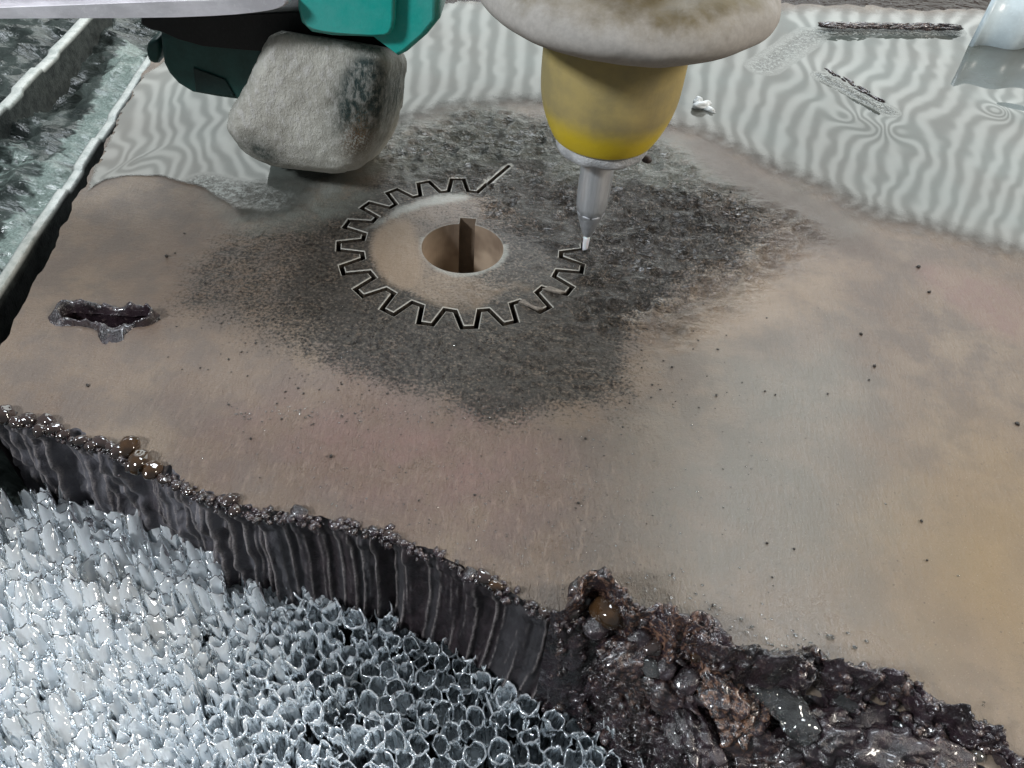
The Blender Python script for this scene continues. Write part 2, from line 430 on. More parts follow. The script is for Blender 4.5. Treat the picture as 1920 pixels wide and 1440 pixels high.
# masks ---------------------------------------------------------------
POLY = dict(
 dark=([(285,605),(330,520),(385,460),(470,420),(620,390),(700,300),(820,225),(1000,205),(1180,235),(1300,300),(1400,350),(1480,410),(1460,460),(1400,500),(1310,550),(1230,590),(1215,640),(1210,700),(1175,765),(1060,785),(930,785),(780,750),(660,705),(560,680),(480,640),(400,600)], .26),
 core=([(560,470),(640,380),(760,320),(900,270),(1080,280),(1250,350),(1370,420),(1390,470),(1290,530),(1190,590),(1170,680),(1125,755),(1000,780),(840,750),(700,690),(600,610),(540,540)], .25),
 rip=([(700,300),(800,225),(960,205),(1200,260),(1350,340),(1560,430),(1480,500),(1350,560),(1290,640),(1180,640),(1080,600),(1100,500),(940,420),(800,330)], .22),
 milk=([(660,440),(700,415),(740,385),(800,362),(880,360),(890,372),(820,388),(745,412),(700,435)], .06),
 milk2=([(790,495),(840,520),(880,522),(945,498),(940,490),(880,508),(820,500)], .03),
 milk3=([(470,430),(520,400),(600,380),(650,360),(640,330),(560,330),(480,360)], .2),
 beige=([(690,440),(740,410),(775,410),(790,470),(800,520),(780,545),(730,540),(700,500)], .17),
 beige3=([(700,530),(800,580),(900,592),(1000,565),(1030,520),(950,500),(900,525),(800,505)], .12),
 beige2=([(1190,640),(1290,560),(1430,500),(1560,450),(1700,500),(1500,650),(1260,700)], .4),
 pink=([(420,770),(560,740),(800,780),(1000,800),(1040,960),(900,1000),(700,900),(480,850)], .5),
 gold=([(1620,1000),(1760,880),(1920,840),(2050,900),(2050,1300),(1800,1260)], .9),
 grey=([(1300,650),(1600,640),(1700,900),(1560,1200),(1200,1200),(1180,950),(1250,800)], .7),
 leather=([(420,730),(760,770),(1080,800),(1240,1000),(1300,1200),(1000,1180),(700,1010),(440,930),(300,850)], .5),
 rust=([(1700,490),(1790,500),(1920,540),(1990,640),(1880,640),(1760,560)], .12),
 wet=([(1280,1180),(1500,1150),(1700,1250),(1850,1440),(1500,1420),(1250,1250)], .6),
 sage=([(640,300),(740,240),(860,205),(1000,205),(1250,255),(1450,350),(1640,450),(1520,440),(1300,350),(1150,330),(1000,310),(840,330),(700,350),(640,420),(450,430),(430,330)], .22),
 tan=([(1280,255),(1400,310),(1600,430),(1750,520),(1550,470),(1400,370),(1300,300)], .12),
)
def mask(k, pts, ofs=0.):
    l, w = POLY[k]; p = pxpoly(l, 2)
    return sstep(-w, w, sd(pts, p)+ofs)
def plate_attrs(v, extra_edge=None):
    v3 = np.c_[v, np.zeros(len(v))]
    wob = fbm(v3, 2.2, 3)*.10
    a = {}
    a['dark'] = np.clip(mask('dark', v, wob)*.72 + mask('core', v, wob)*.35, 0, 1)
    a['rip'] = mask('rip', v, wob)*.9 + .12*mask('dark', v, wob)
    inn = np.hypot(v[:,0], v[:,1])
    bey = mask('beige', v)
    gearzone = sstep(.78, .70, inn)
    a['milk'] = np.maximum.reduce([mask('milk', v, wob*.4)*.8, mask('milk3', v, wob)*.5, mask('milk2', v)*.7, sstep(.07,.0, np.abs(np.hypot(*(v-BC).T)-BR-.01))*.75*(v[:,1] < BC[1]+.1)])
    a['beige'] = np.maximum.reduce([bey*.9, .55*mask('beige2', v, wob), .48*mask('beige3', v, wob)])
    a['pink'] = np.maximum(mask('pink', v, wob*2)*.8, .9*mask('rust', v, wob*.4)*.6)
    a['gold'] = mask('gold', v, wob*2); a['grey'] = mask('grey', v, wob*2)
    a['leather'] = mask('leather', v, wob*2)*.9 + .1
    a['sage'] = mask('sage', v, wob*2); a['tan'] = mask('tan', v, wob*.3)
    a['wet'] = mask('wet', v, wob)
    # inside the gear: smoother, half scoured
    a['dark'] = a['dark']*(1-gearzone*sstep(.7,-.3, v[:,0])*.60)
    a['rip'] = a['rip']*(1-gearzone*sstep(.2,-.3, v[:,0]-v[:,1]*.2))
    a['milk'] *= (1-bey)
    e = np.zeros(len(v)) if extra_edge is None else extra_edge
    a['edge'] = e
    return a

# grid points
def jitter_grid(x0, x1, y0, y1, d):
    X, Y = np.meshgrid(np.arange(x0, x1, d), np.arange(y0, y1, d)); Y = Y + 0.
    X = X + (np.arange(X.shape[0]) % 2)[:,None]*d*.5
    g = np.stack([X.ravel(), Y.ravel()], 1); return g + rng.uniform(-.2, .2, g.shape)*d
def band(pts, polys, dmin):
    k = np.ones(len(pts), bool)
    for p, cl in polys: k &= dpoly(pts, p, cl) > dmin
    return k

# --- the plate
plate = empty('steel_plate', (0, -1.5, 0))
tag(plate, 'thick rusty brown steel plate with a half cut gear outline, lying on clear tubes', 'steel plate')
plate.location = (0,0,0)
s_in, s_ch = slot(HW, 0), slot(HW+.010, .006)
hole_big = hole
coarse = jitter_grid(-4.5, 9, -5.2, 8, .085)
r = np.hypot(coarse[:,0], coarse[:,1]); coarse = coarse[(r > 1.45) & inside(coarse, OUT)]
extra = jitter_grid(-3.2, 4.4, -3.4, 2.6, .021)
ek = np.hypot(extra[:,0], extra[:,1]) > 1.5
extra = extra[ek & inside(extra, OUT)]
extra = extra[np.maximum.reduce([mask('rip', extra), mask('dark', extra), mask('leather', extra)]) > .12]
zone = np.maximum.reduce([mask('rip', coarse), mask('dark', coarse), mask('leather', coarse)])
coarse = np.concatenate([coarse[zone <= .12], extra])
coarse = coarse[band(coarse, [(near2, False), (hole_big, True)], .02)]
finep = jitter_grid(-1.6, 1.6, -1.6, 1.6, .021)
rr = np.hypot(finep[:,0], finep[:,1]); finep = finep[(rr < 1.5)]
outer_fine = finep[~inside(finep, p_cham) & band(finep, [(p_cham, True), (s_ch, True)], .012)]
outer_fine = outer_fine[~inside(outer_fine, s_ch)]
keep_pl = lambda c: inside(c, OUT) & ~inside(c, p_in) & ~inside(c, s_in) & ~inside(c, hole_big)
v, f = cdt([(OUT, True), (p_in, True), (p_cham[:ncut+1], False), (s_in, True), (hole_big, True)], np.concatenate([coarse, outer_fine]), keep_pl)
def top_z(v): return .004*fbm(np.c_[v*.8, np.zeros(len(v))], 1, 3) * sstep(1.3, 2.2, np.hypot(v[:,0], v[:,1]))
UNCUT = prof[ncut+1:]
def finish_top(name, v, f, parent, chamfer_paths, zside, wallmats):
    """top sheet + walls along every free border"""
    z = top_z(v)
    A_ = plate_attrs(v); v3 = np.c_[v, np.zeros(len(v))]
    q = v3*np.array([1, 2.2, 1]); q = q + .08*np.stack([fbm(v3, 4, 2), fbm(v3+7, 4, 2), 0*v[:,0]], 1)
    rp = 1-np.abs(fbm(q, 5.5, 1)) + .25*vnoise(q*12.); rel = .075*(rp-.6)*A_['rip'] + .004*fbm(q+5, 15, 1)*A_['rip']
    ql = v3 @ np.array([[.88,.47,0],[-.47,.88,0],[0,0,1]]).T*np.array([1, .45, 1])
    rel = rel + .007*fbm(ql, 20, 2)*A_['leather'] + .006*fbm(v3, 17, 3)*A_['dark']
    kd_ = np.minimum.reduce([dpoly(v, prof[:ncut+1], False), dpoly(v, np.array([prof[0], LEAD_END]), False), dpoly(v, prof, True), np.abs(np.hypot(*(v-BC).T)-BR-.02), dpoly(v, hole_big), dpoly(v, near2, False)])
    z = z + rel*sstep(.015, .07, kd_)
    B = boundary(f)
    bv = np.unique(np.array(B).ravel())
    bm = v[np.array(B)].mean(1)
    un = np.concatenate([prof[ncut:], prof[:1]])
    duncut = dpoly(bm, un, False); isun = duncut < .006
    dk_cut = np.minimum(dpoly(v, np.concatenate([prof[:ncut+1]]), False), dpoly(v, np.array([prof[0], LEAD_END]), False))
    edgeattr = np.zeros(len(v))
    lowered = np.zeros(len(v), bool)
    for p, rad in chamfer_paths:
        pass
    on_b = np.zeros(len(v), bool); on_b[bv] = True
    kerfside = on_b & (dk_cut < .03)
    z = z - .008*kerfside
    edgeattr = np.where(kerfside, .9, 0.)
    db = np.abs(np.hypot(*(v-BC).T)-BR)
    boreside = on_b & (np.hypot(*(v-BC).T) < .5)
    z = z - .010*boreside; edgeattr = np.where(boreside, .35, edgeattr)
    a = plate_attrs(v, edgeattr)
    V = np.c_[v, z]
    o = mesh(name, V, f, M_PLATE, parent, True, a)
    return o, B, isun, V
def walls(name, V, B, isun, sel, mat, parent, depth, rows=3):
    vid = {}; VV = []; FF = []
    def g(i, k):
        if (i, k) not in vid:
            p = V[i].copy(); t = k/rows; p[2] = p[2]*(1-t) + (-depth)*t if k else p[2]
            vid[(i, k)] = len(VV); VV.append(p)
        return vid[(i, k)]
    for (a, b), u_, s_ in zip(B, isun, sel):
        if u_ or not s_: continue
        for k in range(rows):
            FF.append((g(a,k), g(a,k+1), g(b,k+1), g(b,k)))
    if FF: return mesh(name, VV, FF, mat, parent, False)
sheet, B, isun, V = finish_top('top_surface', v, f, plate, [], 1, None)
bm = V[np.array(B)].mean(1)
d_near = dpoly(bm, near2, False)
in_h = dpoly(bm, hole_big) < .01
in_k = (np.hypot(bm[:,0], bm[:,1]) < 1.25)
walls('kerf_wall', V, B, isun, in_k & ~in_h, M_WALL, plate, 1.0)
walls('pierce_wall', V, B, isun, in_h, M_SLAG, plate, .9)
walls('side_wall', V, B, isun, ~in_k & ~in_h & (d_near > .01), M_FACE, plate, 1.0)
# --- the gear blank
gearpts = finep[inside(finep, g_cham) & band(finep, [(g_cham, True), (bore_c, True)], .012)]
gearpts = gearpts[~inside(gearpts, bore_c)]
keep_g = lambda c: inside(c, g_out) & ~inside(c, bore) & ~inside(c, s_in)
gv, gf = cdt([(g_out, True), (s_in, True), (g_cham[:ncut+1], False), (bore, True), (bore_c, True)], gearpts, keep_g)
gsheet, GB, gun, GV = finish_top('gear_blank', gv, gf, plate, [], 1, None)
gsheet['label'] = 'toothed gear blank with a keyed round bore, still joined on its right side'
gb = GV[np.array(GB)].mean(1); isb = np.hypot(*(gb[:,:2]-BC).T) < .5
isk = isb & (np.hypot(*(gb[:,:2]-BC).T) > BR+.012)
walls('bore_wall', GV, GB, gun, isb & ~isk, M_BORE, gsheet, 1.0)
walls('keyway_wall', GV, GB, gun, isk, mat_simple('brown_keyway_wall', (.21,.157,.113), .6), gsheet, 1.0)  # darker than the bore: recess shade painted into the wall colour
walls('tooth_wall', GV, GB, gun, ~isb, M_WALL, gsheet, 1.0)

# --- striated cut face
sel = np.arange(len(near)); NR = 44
VV = []; CR = []; PL = []; LA = []
depth_s = np.interp(u, [0, .4, 1.2, 2.2, 3.5, 4.6, 9], [1.12, 1.06, 1.05, 1.07, 1.1, 1.15, 1.3])
for j in range(NR):
    w = j/(NR-1)
    dsp = facedisp(u, 0*u + w, near); lo = facedisp(u-.014, 0*u+w, near); hi = facedisp(u+.014, 0*u+w, near)
    xy = near + nrm*(dsp + .02*fbm(np.stack([u*6, 0*u, 0*u], 1), 1, 3)*(1-w) + w*.03 + .035*math.sin(math.pi*min(1, w*5))*(w < .2))[:,None]
    if j == 0: xy = near2
    z = -depth_s*w + .02*fbm(np.stack([u*8, 0*u+w*4, 0*u+5], 1), 1, 2)*sstep(0,.2,w)
    if j == 0: z = top_z(near2)
    VV.append(np.c_[xy, z]); CR.append(sstep(.003, .010, dsp-(lo+hi)/2)); LA.append(vnoise(np.stack([(u+.10*w*w-.05*w)*13, 0*u+w*.4, 0*u+31], -1))*.5+.5); PL.append((1-sstep(1.7, 2.5, u))*.8*(1-.8*sstep(.55,1,w)))
cf = mesh('cut_face', np.concatenate(VV), [tuple(reversed(q)) for q in gridfaces(NR, len(near))], M_FACE, plate, True,
          dict(crest=np.concatenate(CR), pale=np.concatenate(PL), lane=np.concatenate(LA)))
cf['label'] = 'dark striated front face of the plate with near vertical drag lines'

# --- slag
def bead(px, py, rp, mat, name='slag_bead', z=.02, sx=1.3, sub=4):
    c = P(px, py, z); r = rp*np.linalg.norm(c-CAM)/FPX
    vv, ff = lumps([((0,0,0), (r*sx, r, r*.85), rng.uniform(0, 3))], sub, .16, 1.1)
    o = mesh(name, vv, ff, mat, plate); o.location = tuple(map(float, c)); return o
for px, py, rp, mt in [(8,778,15,0),(30,792,10,1),(52,786,11,0),(88,790,13,0),(75,806,11,1),(100,805,12,0),(118,815,8,1),(150,826,9,1),(172,836,9,1),(190,830,12,1),(208,838,9,0),
        (240,838,17,2),(222,846,12,0),(262,866,19,2),(285,882,15,2),(250,872,12,0),(305,900,8,1),(330,912,7,1),(352,922,7,1),(432,938,13,1),(440,958,9,1),(562,962,14,3),(545,972,8,3),
        (700,995,9,3),(728,1002,8,1),(742,1008,7,3),(880,1078,12,3),(905,1082,13,1),(930,1098,10,2),(1020,1150,9,1)]:
    bead(px, py, rp, [M_BEADD, M_BEADD, M_BEAD, M_SLAG][mt])
# crumbs along the whole edge
sp = []
for i in range(520):
    k = int(rng.integers(2, len(near)-230)); p = near[k] + nrm[k]*rng.normal(0.0, .02); r_ = abs(rng.normal(.010, .007))+.005
    sp.append(((p[0], p[1], rng.normal(.0, .012)), (r_*1.4, r_, r_), rng.uniform(0,3)))
vv, ff = lumps(sp, 1, .25, 1.5)
tag(mesh('slag_crumbs', vv, ff, M_SLAG, plate, True, dict(rust=np.full(len(vv), .15))), kind='stuff')
# big slag mass at the lower right corner
k0 = int(np.argmin(np.hypot(*(near - P(1060,1183)[:2]).T))) - 10
seg = near[k0:]; ns = nrm[k0:]; us = u[k0:] - u[k0]
NRW = 220
VV = []; RU = []
for j in range(NRW):
    w = j/(NRW-1)                               # 0 on the plate, 1 at the foot
    out = -.16 + .46*w**.9 + .09*(1-w)*fbm(np.stack([us*5, 0*us, 0*us+w], 1), 1, 3)
    xy = seg + ns*(out*sstep(0, .25, us) + .02*(1-sstep(0, .25, us)))[:,None]*1.0
    env = sstep(.02, .30, us)
    zt = .10*np.exp(-((w-.16)/.10)**2) - 1.25*sstep(.13, .85, 0*us+w)
    q = np.c_[xy, zt]
    big = fbm(q + 3.1, 3.2, 3); rd = ridged(q + 7, 5.5, 5) + .5*ridged(q*np.array([1,1,.6]) + 2, 15., 3)
    hgt = (.20*fbm(q + 1.7, 1.9, 2) + .10*big + .065*rd - .02)*sstep(0., .16, 0*us+w)*env
    hgt += .16*np.exp(-(((us-.17)/.14)**2 + ((w-.10)/.09)**2)) + .12*np.exp(-(((us-.62)/.12)**2 + ((w-.10)/.09)**2)) \
         + .05*np.exp(-(((us-1.45)/.25)**2 + ((w-.10)/.08)**2)) - .07*np.exp(-(((us-.85)/.13)**2 + ((w-.26)/.07)**2))
    z = zt + hgt*(1-.5*w) - .05*(1-sstep(0, .06, 0*us+w))
    xy = xy + ns*(hgt*.75*w)[:,None]
    lim = -0.03 if w < .02 else None
    VV.append(np.c_[xy, z])
    RU.append(np.clip(1.3*np.exp(-(((us-.22)/.2)**2 + ((w-.08)/.15)**2)) + 1.2*np.exp(-(((us-.62)/.2)**2 + ((w-.22)/.22)**2)), 0, 1))
sm = mesh('slag_crust', np.concatenate(VV), [tuple(reversed(q)) for q in gridfaces(NRW, len(seg))], M_SLAG, plate, True, dict(rust=np.concatenate(RU)))
sm['label'] = 'lumpy dark slag crust with copper coloured spots at the lower right of the plate'
# broken lumps over the crust
sp = []
for i in range(420):
    a_ = int(rng.integers(8, len(seg)-4)); j = int(np.clip(rng.beta(1.2, 2.2)*NRW, 3, NRW-2)); c = VV[j][a_]
    r_ = abs(rng.normal(.009, .009)) + .006; sp.append((tuple(c), (r_*rng.uniform(1,1.9), r_, r_*rng.uniform(.7,1.4)), rng.uniform(0,3)))
vv, ff = lumps(sp, 2, .45, 2.2)
tag(mesh('slag_lumps', vv, ff, M_SLAG, plate, True, dict(rust=np.full(len(vv), .3))), kind='stuff')
for px, py, z, r_, ru in [(1300,1365,-.2,.13,0),(1185,1225,-.05,.13,.3),(1345,1290,-.02,.12,1),(1395,1330,-.12,.13,1),(1250,1290,-.15,.12,.2),(1650,1400,-.12,.20,0),(1550,1380,-.12,.16,0),(1440,1420,-.3,.2,.2),(1750,1430,-.1,.16,.2),(1340,1420,-.3,.12,0)]:
    c = P(px, py, z); vv, ff = lumps([((0,0,0), (r_*1.5, r_*.9, r_*.8), rng.uniform(0,3))], 5, .30, 2.6)
    o = mesh('slag_chunk', vv, ff, M_SLAG, plate, True, dict(rust=np.full(len(vv), ru))); o.location = tuple(map(float, c))
# knobs in the crust
for px, py, rp, z, mt in [(1078,1140,17,.06,0),(1140,1150,26,.10,2),(1165,1160,20,.08,2),(1120,1175,22,.05,1),(1200,1195,18,.05,1),(1225,1215,14,.04,0),(1306,1228,11,.06,2),(1325,1232,12,.06,0),(1345,1250,14,.04,1),
                      (1440,1282,12,.02,0),(1600,1290,12,.05,0),(1622,1300,9,.04,1),(1250,1250,18,0,1),(1290,1275,20,0,3),(1330,1300,22,-.05,3),(1180,1240,24,-.1,3)]:
    bead(px, py, rp, [M_BEADD, M_SLAG, M_BEAD, M_SLAG][mt], z=z)

# raised torn rim around the pierce hole
def rim():
    n = 150; L = resample(np.concatenate([hole, hole[:1]]), .012)[:-1]; n = len(L)
    cx = L.mean(0); t = np.gradient(L, axis=0); t /= np.linalg.norm(t, axis=1)[:,None]; nn = np.stack([t[:,1], -t[:,0]], 1)
    if ((L-cx)*nn).sum() < 0: nn = -nn
    s_ = np.arange(n)*.012
    amp = .06 + .05*fbm(np.c_[L*9, 0*s_], 1, 3) + .04*np.abs(vnoise(np.c_[L*16, 0*s_+2])); amp = np.clip(amp, .012, .16)
    wid = .055 + .04*fbm(np.c_[L*7+4, 0*s_], 1, 3); wid = np.clip(wid, .02, .2)
    tongue = np.exp(-np.sum((L-P(218,608)[:2])**2, 1)/.006)
    wid = wid + .20*tongue
    amp = amp*(1-.3*tongue)*(.55 + .25*sstep(-.02,.03, L[:,1]-cx[1]))
    rows = []
    for d_, h_ in [(-.012,-.25),(-.006,0),(.0,.55),(.1,.95),(.3,1.),(.5,.72),(.75,.35),(1.,.02),(1.15,-.1)]:
        xy = L + nn*(np.where(d_ < 0, d_, d_*wid))[:,None]; z = amp*h_ + .012*fbm(np.c_[xy*22, 0*s_+h_], 1, 2)*(h_ > 0)
        rows.append(np.c_[xy, z])
    V_, F_ = loft(rows, False, False); return V_, F_
vv, ff = rim()
o = mesh('pierce_rim', vv, ff, M_SLAG, plate, True, dict(rust=np.zeros(len(vv)))); o['label'] = 'jagged dark molten rim around the slot shaped pierce hole'

M_BURR = mat_simple('pale_burr', (.30,.26,.22), .5, .2, .5, 25)
# torn white burr flakes at two teeth, lower right of the gear
for pts in [[(1016,541),(1030,538),(1062,547),(1050,550),(1030,545)], [(972,566),(980,562),(1005,576),(1018,579),(1008,581),(990,573)]]:
    pp = np.array([P(x, y, .012)[:2] for x, y in pts]); n = len(pp)
    vv = [(*p, .012 + .01*(i % 2)) for i, p in enumerate(pp)] + [(*p, .003) for p in pp]
    mesh('burr_flake', vv, [tuple(range(n-1,-1,-1))] + [(i, (i+1) % n, n+(i+1) % n, n+i) for i in range(n)], M_BURR, plate, False)

# ------------------------------------------------------------------ water film on the plate
def mat_film():
    m = NT('milky_water_film')
    big = m.noise(.8, 4); fine = m.noise(9, 5, .65); foam = m.noise(24, 4, .7)
    c = m.mix(m.ramp(big, .35, .65), (.085,.085,.074), (.098,.112,.102))
    c = m.mix(m.attr('warm'), c, (.13,.10,.08))
    c = m.mix(m.math('MULTIPLY', m.attr('foam'), m.ramp(foam, .45, .6)), c, (.42,.44,.41))
    m.set(Base_Color=c, Roughness=m.math('MULTIPLY_ADD', m.attr('foam'), .15, .035))
    b1 = m.bump(foam, m.math('MULTIPLY', m.attr('foam'), .9), .03)
    m.lk(b1, m.b.inputs['Normal'])
    m.b.inputs['IOR'].default_value = 1.5; m.b.inputs['Specular IOR Level'].default_value = 1.0
    al = m.math('ADD', m.attr('cover'), m.math('MULTIPLY', m.math('MULTIPLY_ADD', fine, 1.2, -.6), m.attr('fray')))
    m.lk(m.ramp(al, .25, .75), m.b.inputs['Alpha'])
    return m.m
film_poly = pxpoly([(150,400),(172,345),(230,332),(330,338),(420,372),(440,425),(520,440),(600,425),(660,350),(720,300),(800,235),(960,212),(1120,225),(1270,258),(1345,300),(1440,350),(1530,395),(1620,440),(1760,480),(1850,505),(1930,525),(2120,560),
    (2300,200),(2200,0),(1900,10),(1700,8),(1200,-10),(600,-10),(270,95)], 2)
X, Y = np.meshgrid(np.arange(-3.8, 8.6, .028), np.arange(-.6, 6.9, .028)); nx, ny = X.shape[1], X.shape[0]
fp = np.stack([X.ravel(), Y.ravel()], 1); f3 = np.c_[fp, np.zeros(len(fp))]
s_ = sd(fp, film_poly)
wobn = fbm(f3, 1.4, 3)
wd = .09 + .75*sstep(-2.0, -.9, fp[:,0]) + .25*sstep(1.6, 3.0, fp[:,0])
cover = sstep(-.3, 1., (s_ + .07*wobn)/wd)
stripezone = sstep(-.12, .12, sd(fp, pxpoly([(430,420),(440,330),(650,330),(680,390),(600,430)])))
cover = np.where(stripezone > 0, cover*(1-.45*stripezone), cover)
# dry islands: the slots at the far right
def seg_d(a, b): return dpoly(fp, np.array([P(*a)[:2], P(*b)[:2]]), False)
isl1 = seg_d((1545,66),(1785,64)); isl2 = seg_d((1540,150),(1662,215)); isl3 = seg_d((1610,228),(1650,245))
hgt = (.0022 + .003*sstep(-1, -2.5, fp[:,0]))*fbm(f3*np.array([.6,.6,1])*(1+.0*fp[:,:1]), 1, 3) + .0016*sstep(-.8,-2.,fp[:,0])*fbm(f3*np.array([2.4,1.,1])+3, 1, 2) + .0010*fbm(f3, 2.4, 2)
hgt += .012*sstep(0, .6, s_)                                             # meniscus along the shore
hgt += .016*np.exp(-(isl1/.4)**2)+ .020*np.exp(-(isl2/.45)**2) + .012*np.exp(-(isl3/.2)**2)
hgt += .004*np.exp(-(seg_d((460,235),(560,240))/.2)**2) + .0022*np.exp(-(seg_d((240,290),(480,210))/.16)**2) - .004*np.exp(-(seg_d((250,330),(300,270))/.25)**2)
hgt += .02*np.exp(-(seg_d((1890,215),(1990,235))/.2)**2) + .012*np.exp(-(seg_d((1300,300),(1620,450))/.3)**2)
foam = np.clip(sstep(.18, .02, isl1)+sstep(.15,.02,isl2)+.9*sstep(.14,.03,seg_d((460,235),(560,240)))+ .8*sstep(.22,.05, seg_d((380,350),(520,380)))+.5*sstep(.25,.05,seg_d((1430,130),(1520,70)))+.5*sstep(.3,.1,seg_d((520,200),(640,330)))*0, 0, 1)
tanm = mask('tan', fp)  # same painted shadow band, carried into the film
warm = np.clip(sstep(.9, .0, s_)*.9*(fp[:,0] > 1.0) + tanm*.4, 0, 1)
warm = np.where(fp[:,0] < 1.2, .35*sstep(.6,0,s_), warm)
keepv = (s_ > -.16) & inside(fp, OUT + 0)
vi = -np.ones(len(fp), int); 
q = np.arange(nx*ny).reshape(ny, nx)
quads = np.stack([q[:-1,:-1].ravel(), q[:-1,1:].ravel(), q[1:,1:].ravel(), q[1:,:-1].ravel()], 1)
quads = quads[keepv[quads].all(1)]
us_ = np.unique(quads); vi[us_] = np.arange(len(us_))
film = mesh('water', np.c_[fp, .012 + hgt][us_], vi[quads], mat_film(), None, True,
            dict(cover=cover[us_], foam=foam[us_], warm=warm[us_], fray=(sstep(.8,.1,s_)*.35+.05)[us_]))
tag(film, 'thin milky film of water with ribbed reflections over the far side of the plate', kind='structure')

# dark rusty slits breaking the film
def flakes(name, a, b, w, n, lab):
    a, b = P(*a), P(*b); sp = []
    for i in range(n):
        t = rng.uniform(); p = a + (b-a)*t; p = p + np.array([0, rng.normal(0, w), .10+rng.uniform(0,.025)])
        r_ = rng.uniform(.015, .055); sp.append((tuple(p), (r_*2.0, r_*.35, .012), rng.normal(-.1, .25)+math.atan2(b[1]-a[1], b[0]-a[0])))
    vv, ff = lumps(sp, 2, .35, 2.5); o = mesh(name, vv, ff, M_SLAG, plate, True, dict(rust=np.full(len(vv), .35)))
    o['kind'] = 'stuff'; o['label'] = lab
flakes('rust_flakes', (1550,66), (1780,64), .035, 70, 'dark rusty crumbs along a slit in the far right water film')
flakes('rust_flakes', (1545,150), (1660,215), .025, 18, 'dark flakes in a slanting line in the right water film')
c0, c1 = P(1545,62), P(1788,66)
vv, ff = lumps([((c0+(c1-c0)*t+np.array([0,.03,.09])), (.17,.06,.035), .03) for t in np.linspace(.05,.95,9)], 3, .3, 2.)
o = mesh('rust_ridge', vv, ff, M_SLAG, plate, True, dict(rust=np.full(len(vv), .45)))

# water drops
dm = M_DROP
drops = []
for x, y, rp in [(1455,1225,9),(1492,1190,4),(1430,1240,6),(1500,1245,5),(1470,1250,6),(1435,1262,4),(1440,1205,3),(1520,1205,3),(1557,1194,6),(1590,1187,3),(1603,1213,4),(1625,1202,3),(1390,1160,3),(1410,1175,3),(1437,1196,3),
             (1800,1370,8),(1690,1290,5),(1683,1282,4),(1670,1268,3),(1760,1350,4),(1768,1352,4),(1793,1356,5),(1832,1418,12),(1545,1243,5),(1400,1185,3),(1340,1135,3),(1350,1140,2.5),(1805,1400,5)]:
    c = P(x, y, .01); r_ = rp*.75*np.linalg.norm(c-CAM)/FPX; drops.append((tuple(c), (r_*1.5, r_, r_*.8), rng.uniform(-.6,0)))
for _ in range(150):
    x = rng.normal(1440, 150); y = 1080 + (x-1200)*.42 + rng.normal(30, 45)
    c = P(x, y, .004); r_ = rng.uniform(.6, 1.8)*np.linalg.norm(c-CAM)/FPX; drops.append((tuple(c), (r_*1.7, r_, r_*.7), rng.uniform(-.6,0)))
sparks = np.array([P(*((rng.normal(900, 230), rng.normal(960, 130)) if rng.uniform() < .8 else (rng.uniform(440, 1000), 775 + rng.normal(0, 9))), .004) for _ in range(900)])  # tiny drops added for glints over the front of the plate
for c in sparks[sd(sparks, OUT) > .08]:
    r_ = rng.uniform(.5, 1.5)*np.linalg.norm(c-CAM)/FPX; drops.append((tuple(c), (r_*1.5, r_, r_*.8), rng.uniform(-.6,0)))
for x, y, rp in [(1478,1325,30),(1500,1360,24),(1585,1302,22),(1440,1300,20),(1220,1250,16),(1700,1375,16)]:
    c = P(x, y, .0); r_ = rp*np.linalg.norm(c-CAM)/FPX; drops.append((tuple(c), (r_*1.4, r_, r_*.7), -.5))
va, fa = lumps(drops[:-6], 2, .15, 1.2); vb, fb = lumps(drops[-6:], 4, .2, 1.2)
vv = np.concatenate([va, vb]); ff = fa + [tuple(k+len(va) for k in q) for q in fb]
tag(mesh('water_droplets', vv, ff, dm), 'scattered clear water beads glinting beside the slag at lower right', 'water drops', kind='stuff')
# grit
gr = []
for x, y in [(1098,822),(890,928),(1085,943),(785,938),(1260,1076),(1738,1050),(1728,977),(1438,1018),(1489,1029),(1448,1082),(1336,1135),(1908,794),(1614,626),(1454,740),(1434,733),(1343,741),(1260,688),(1552,738),(1630,712),(1742,547),(1722,500),(1640,686),(832,704),(164,722),(470,822),(313,480),(620,855),(1370,360),(1212,298),(1209,292)]:
    c = P(x, y, .008); r_ = rng.uniform(2, 4)*np.linalg.norm(c-CAM)/FPX*.8; gr.append((tuple(c), (r_*1.4, r_, r_), rng.uniform(0,3)))
for _ in range(700):
    x, y = rng.normal(870, 230), rng.normal(650, 75)
    c = P(x, y, .004)
    if np.hypot(c[0], c[1]) < 1.05: continue
    r_ = rng.uniform(.5, 2.0)*np.linalg.norm(c-CAM)/FPX; gr.append((tuple(c), (r_*1.4, r_, r_*.6), rng.uniform(0,3)))
vv, ff = lumps(gr, 1, .4, 2.)
tag(mesh('grit', vv, ff, mat_simple('black_grit', (.03,.024,.02), .4)), 'black grit grains scattered over the steel plate', 'grit', kind='stuff')

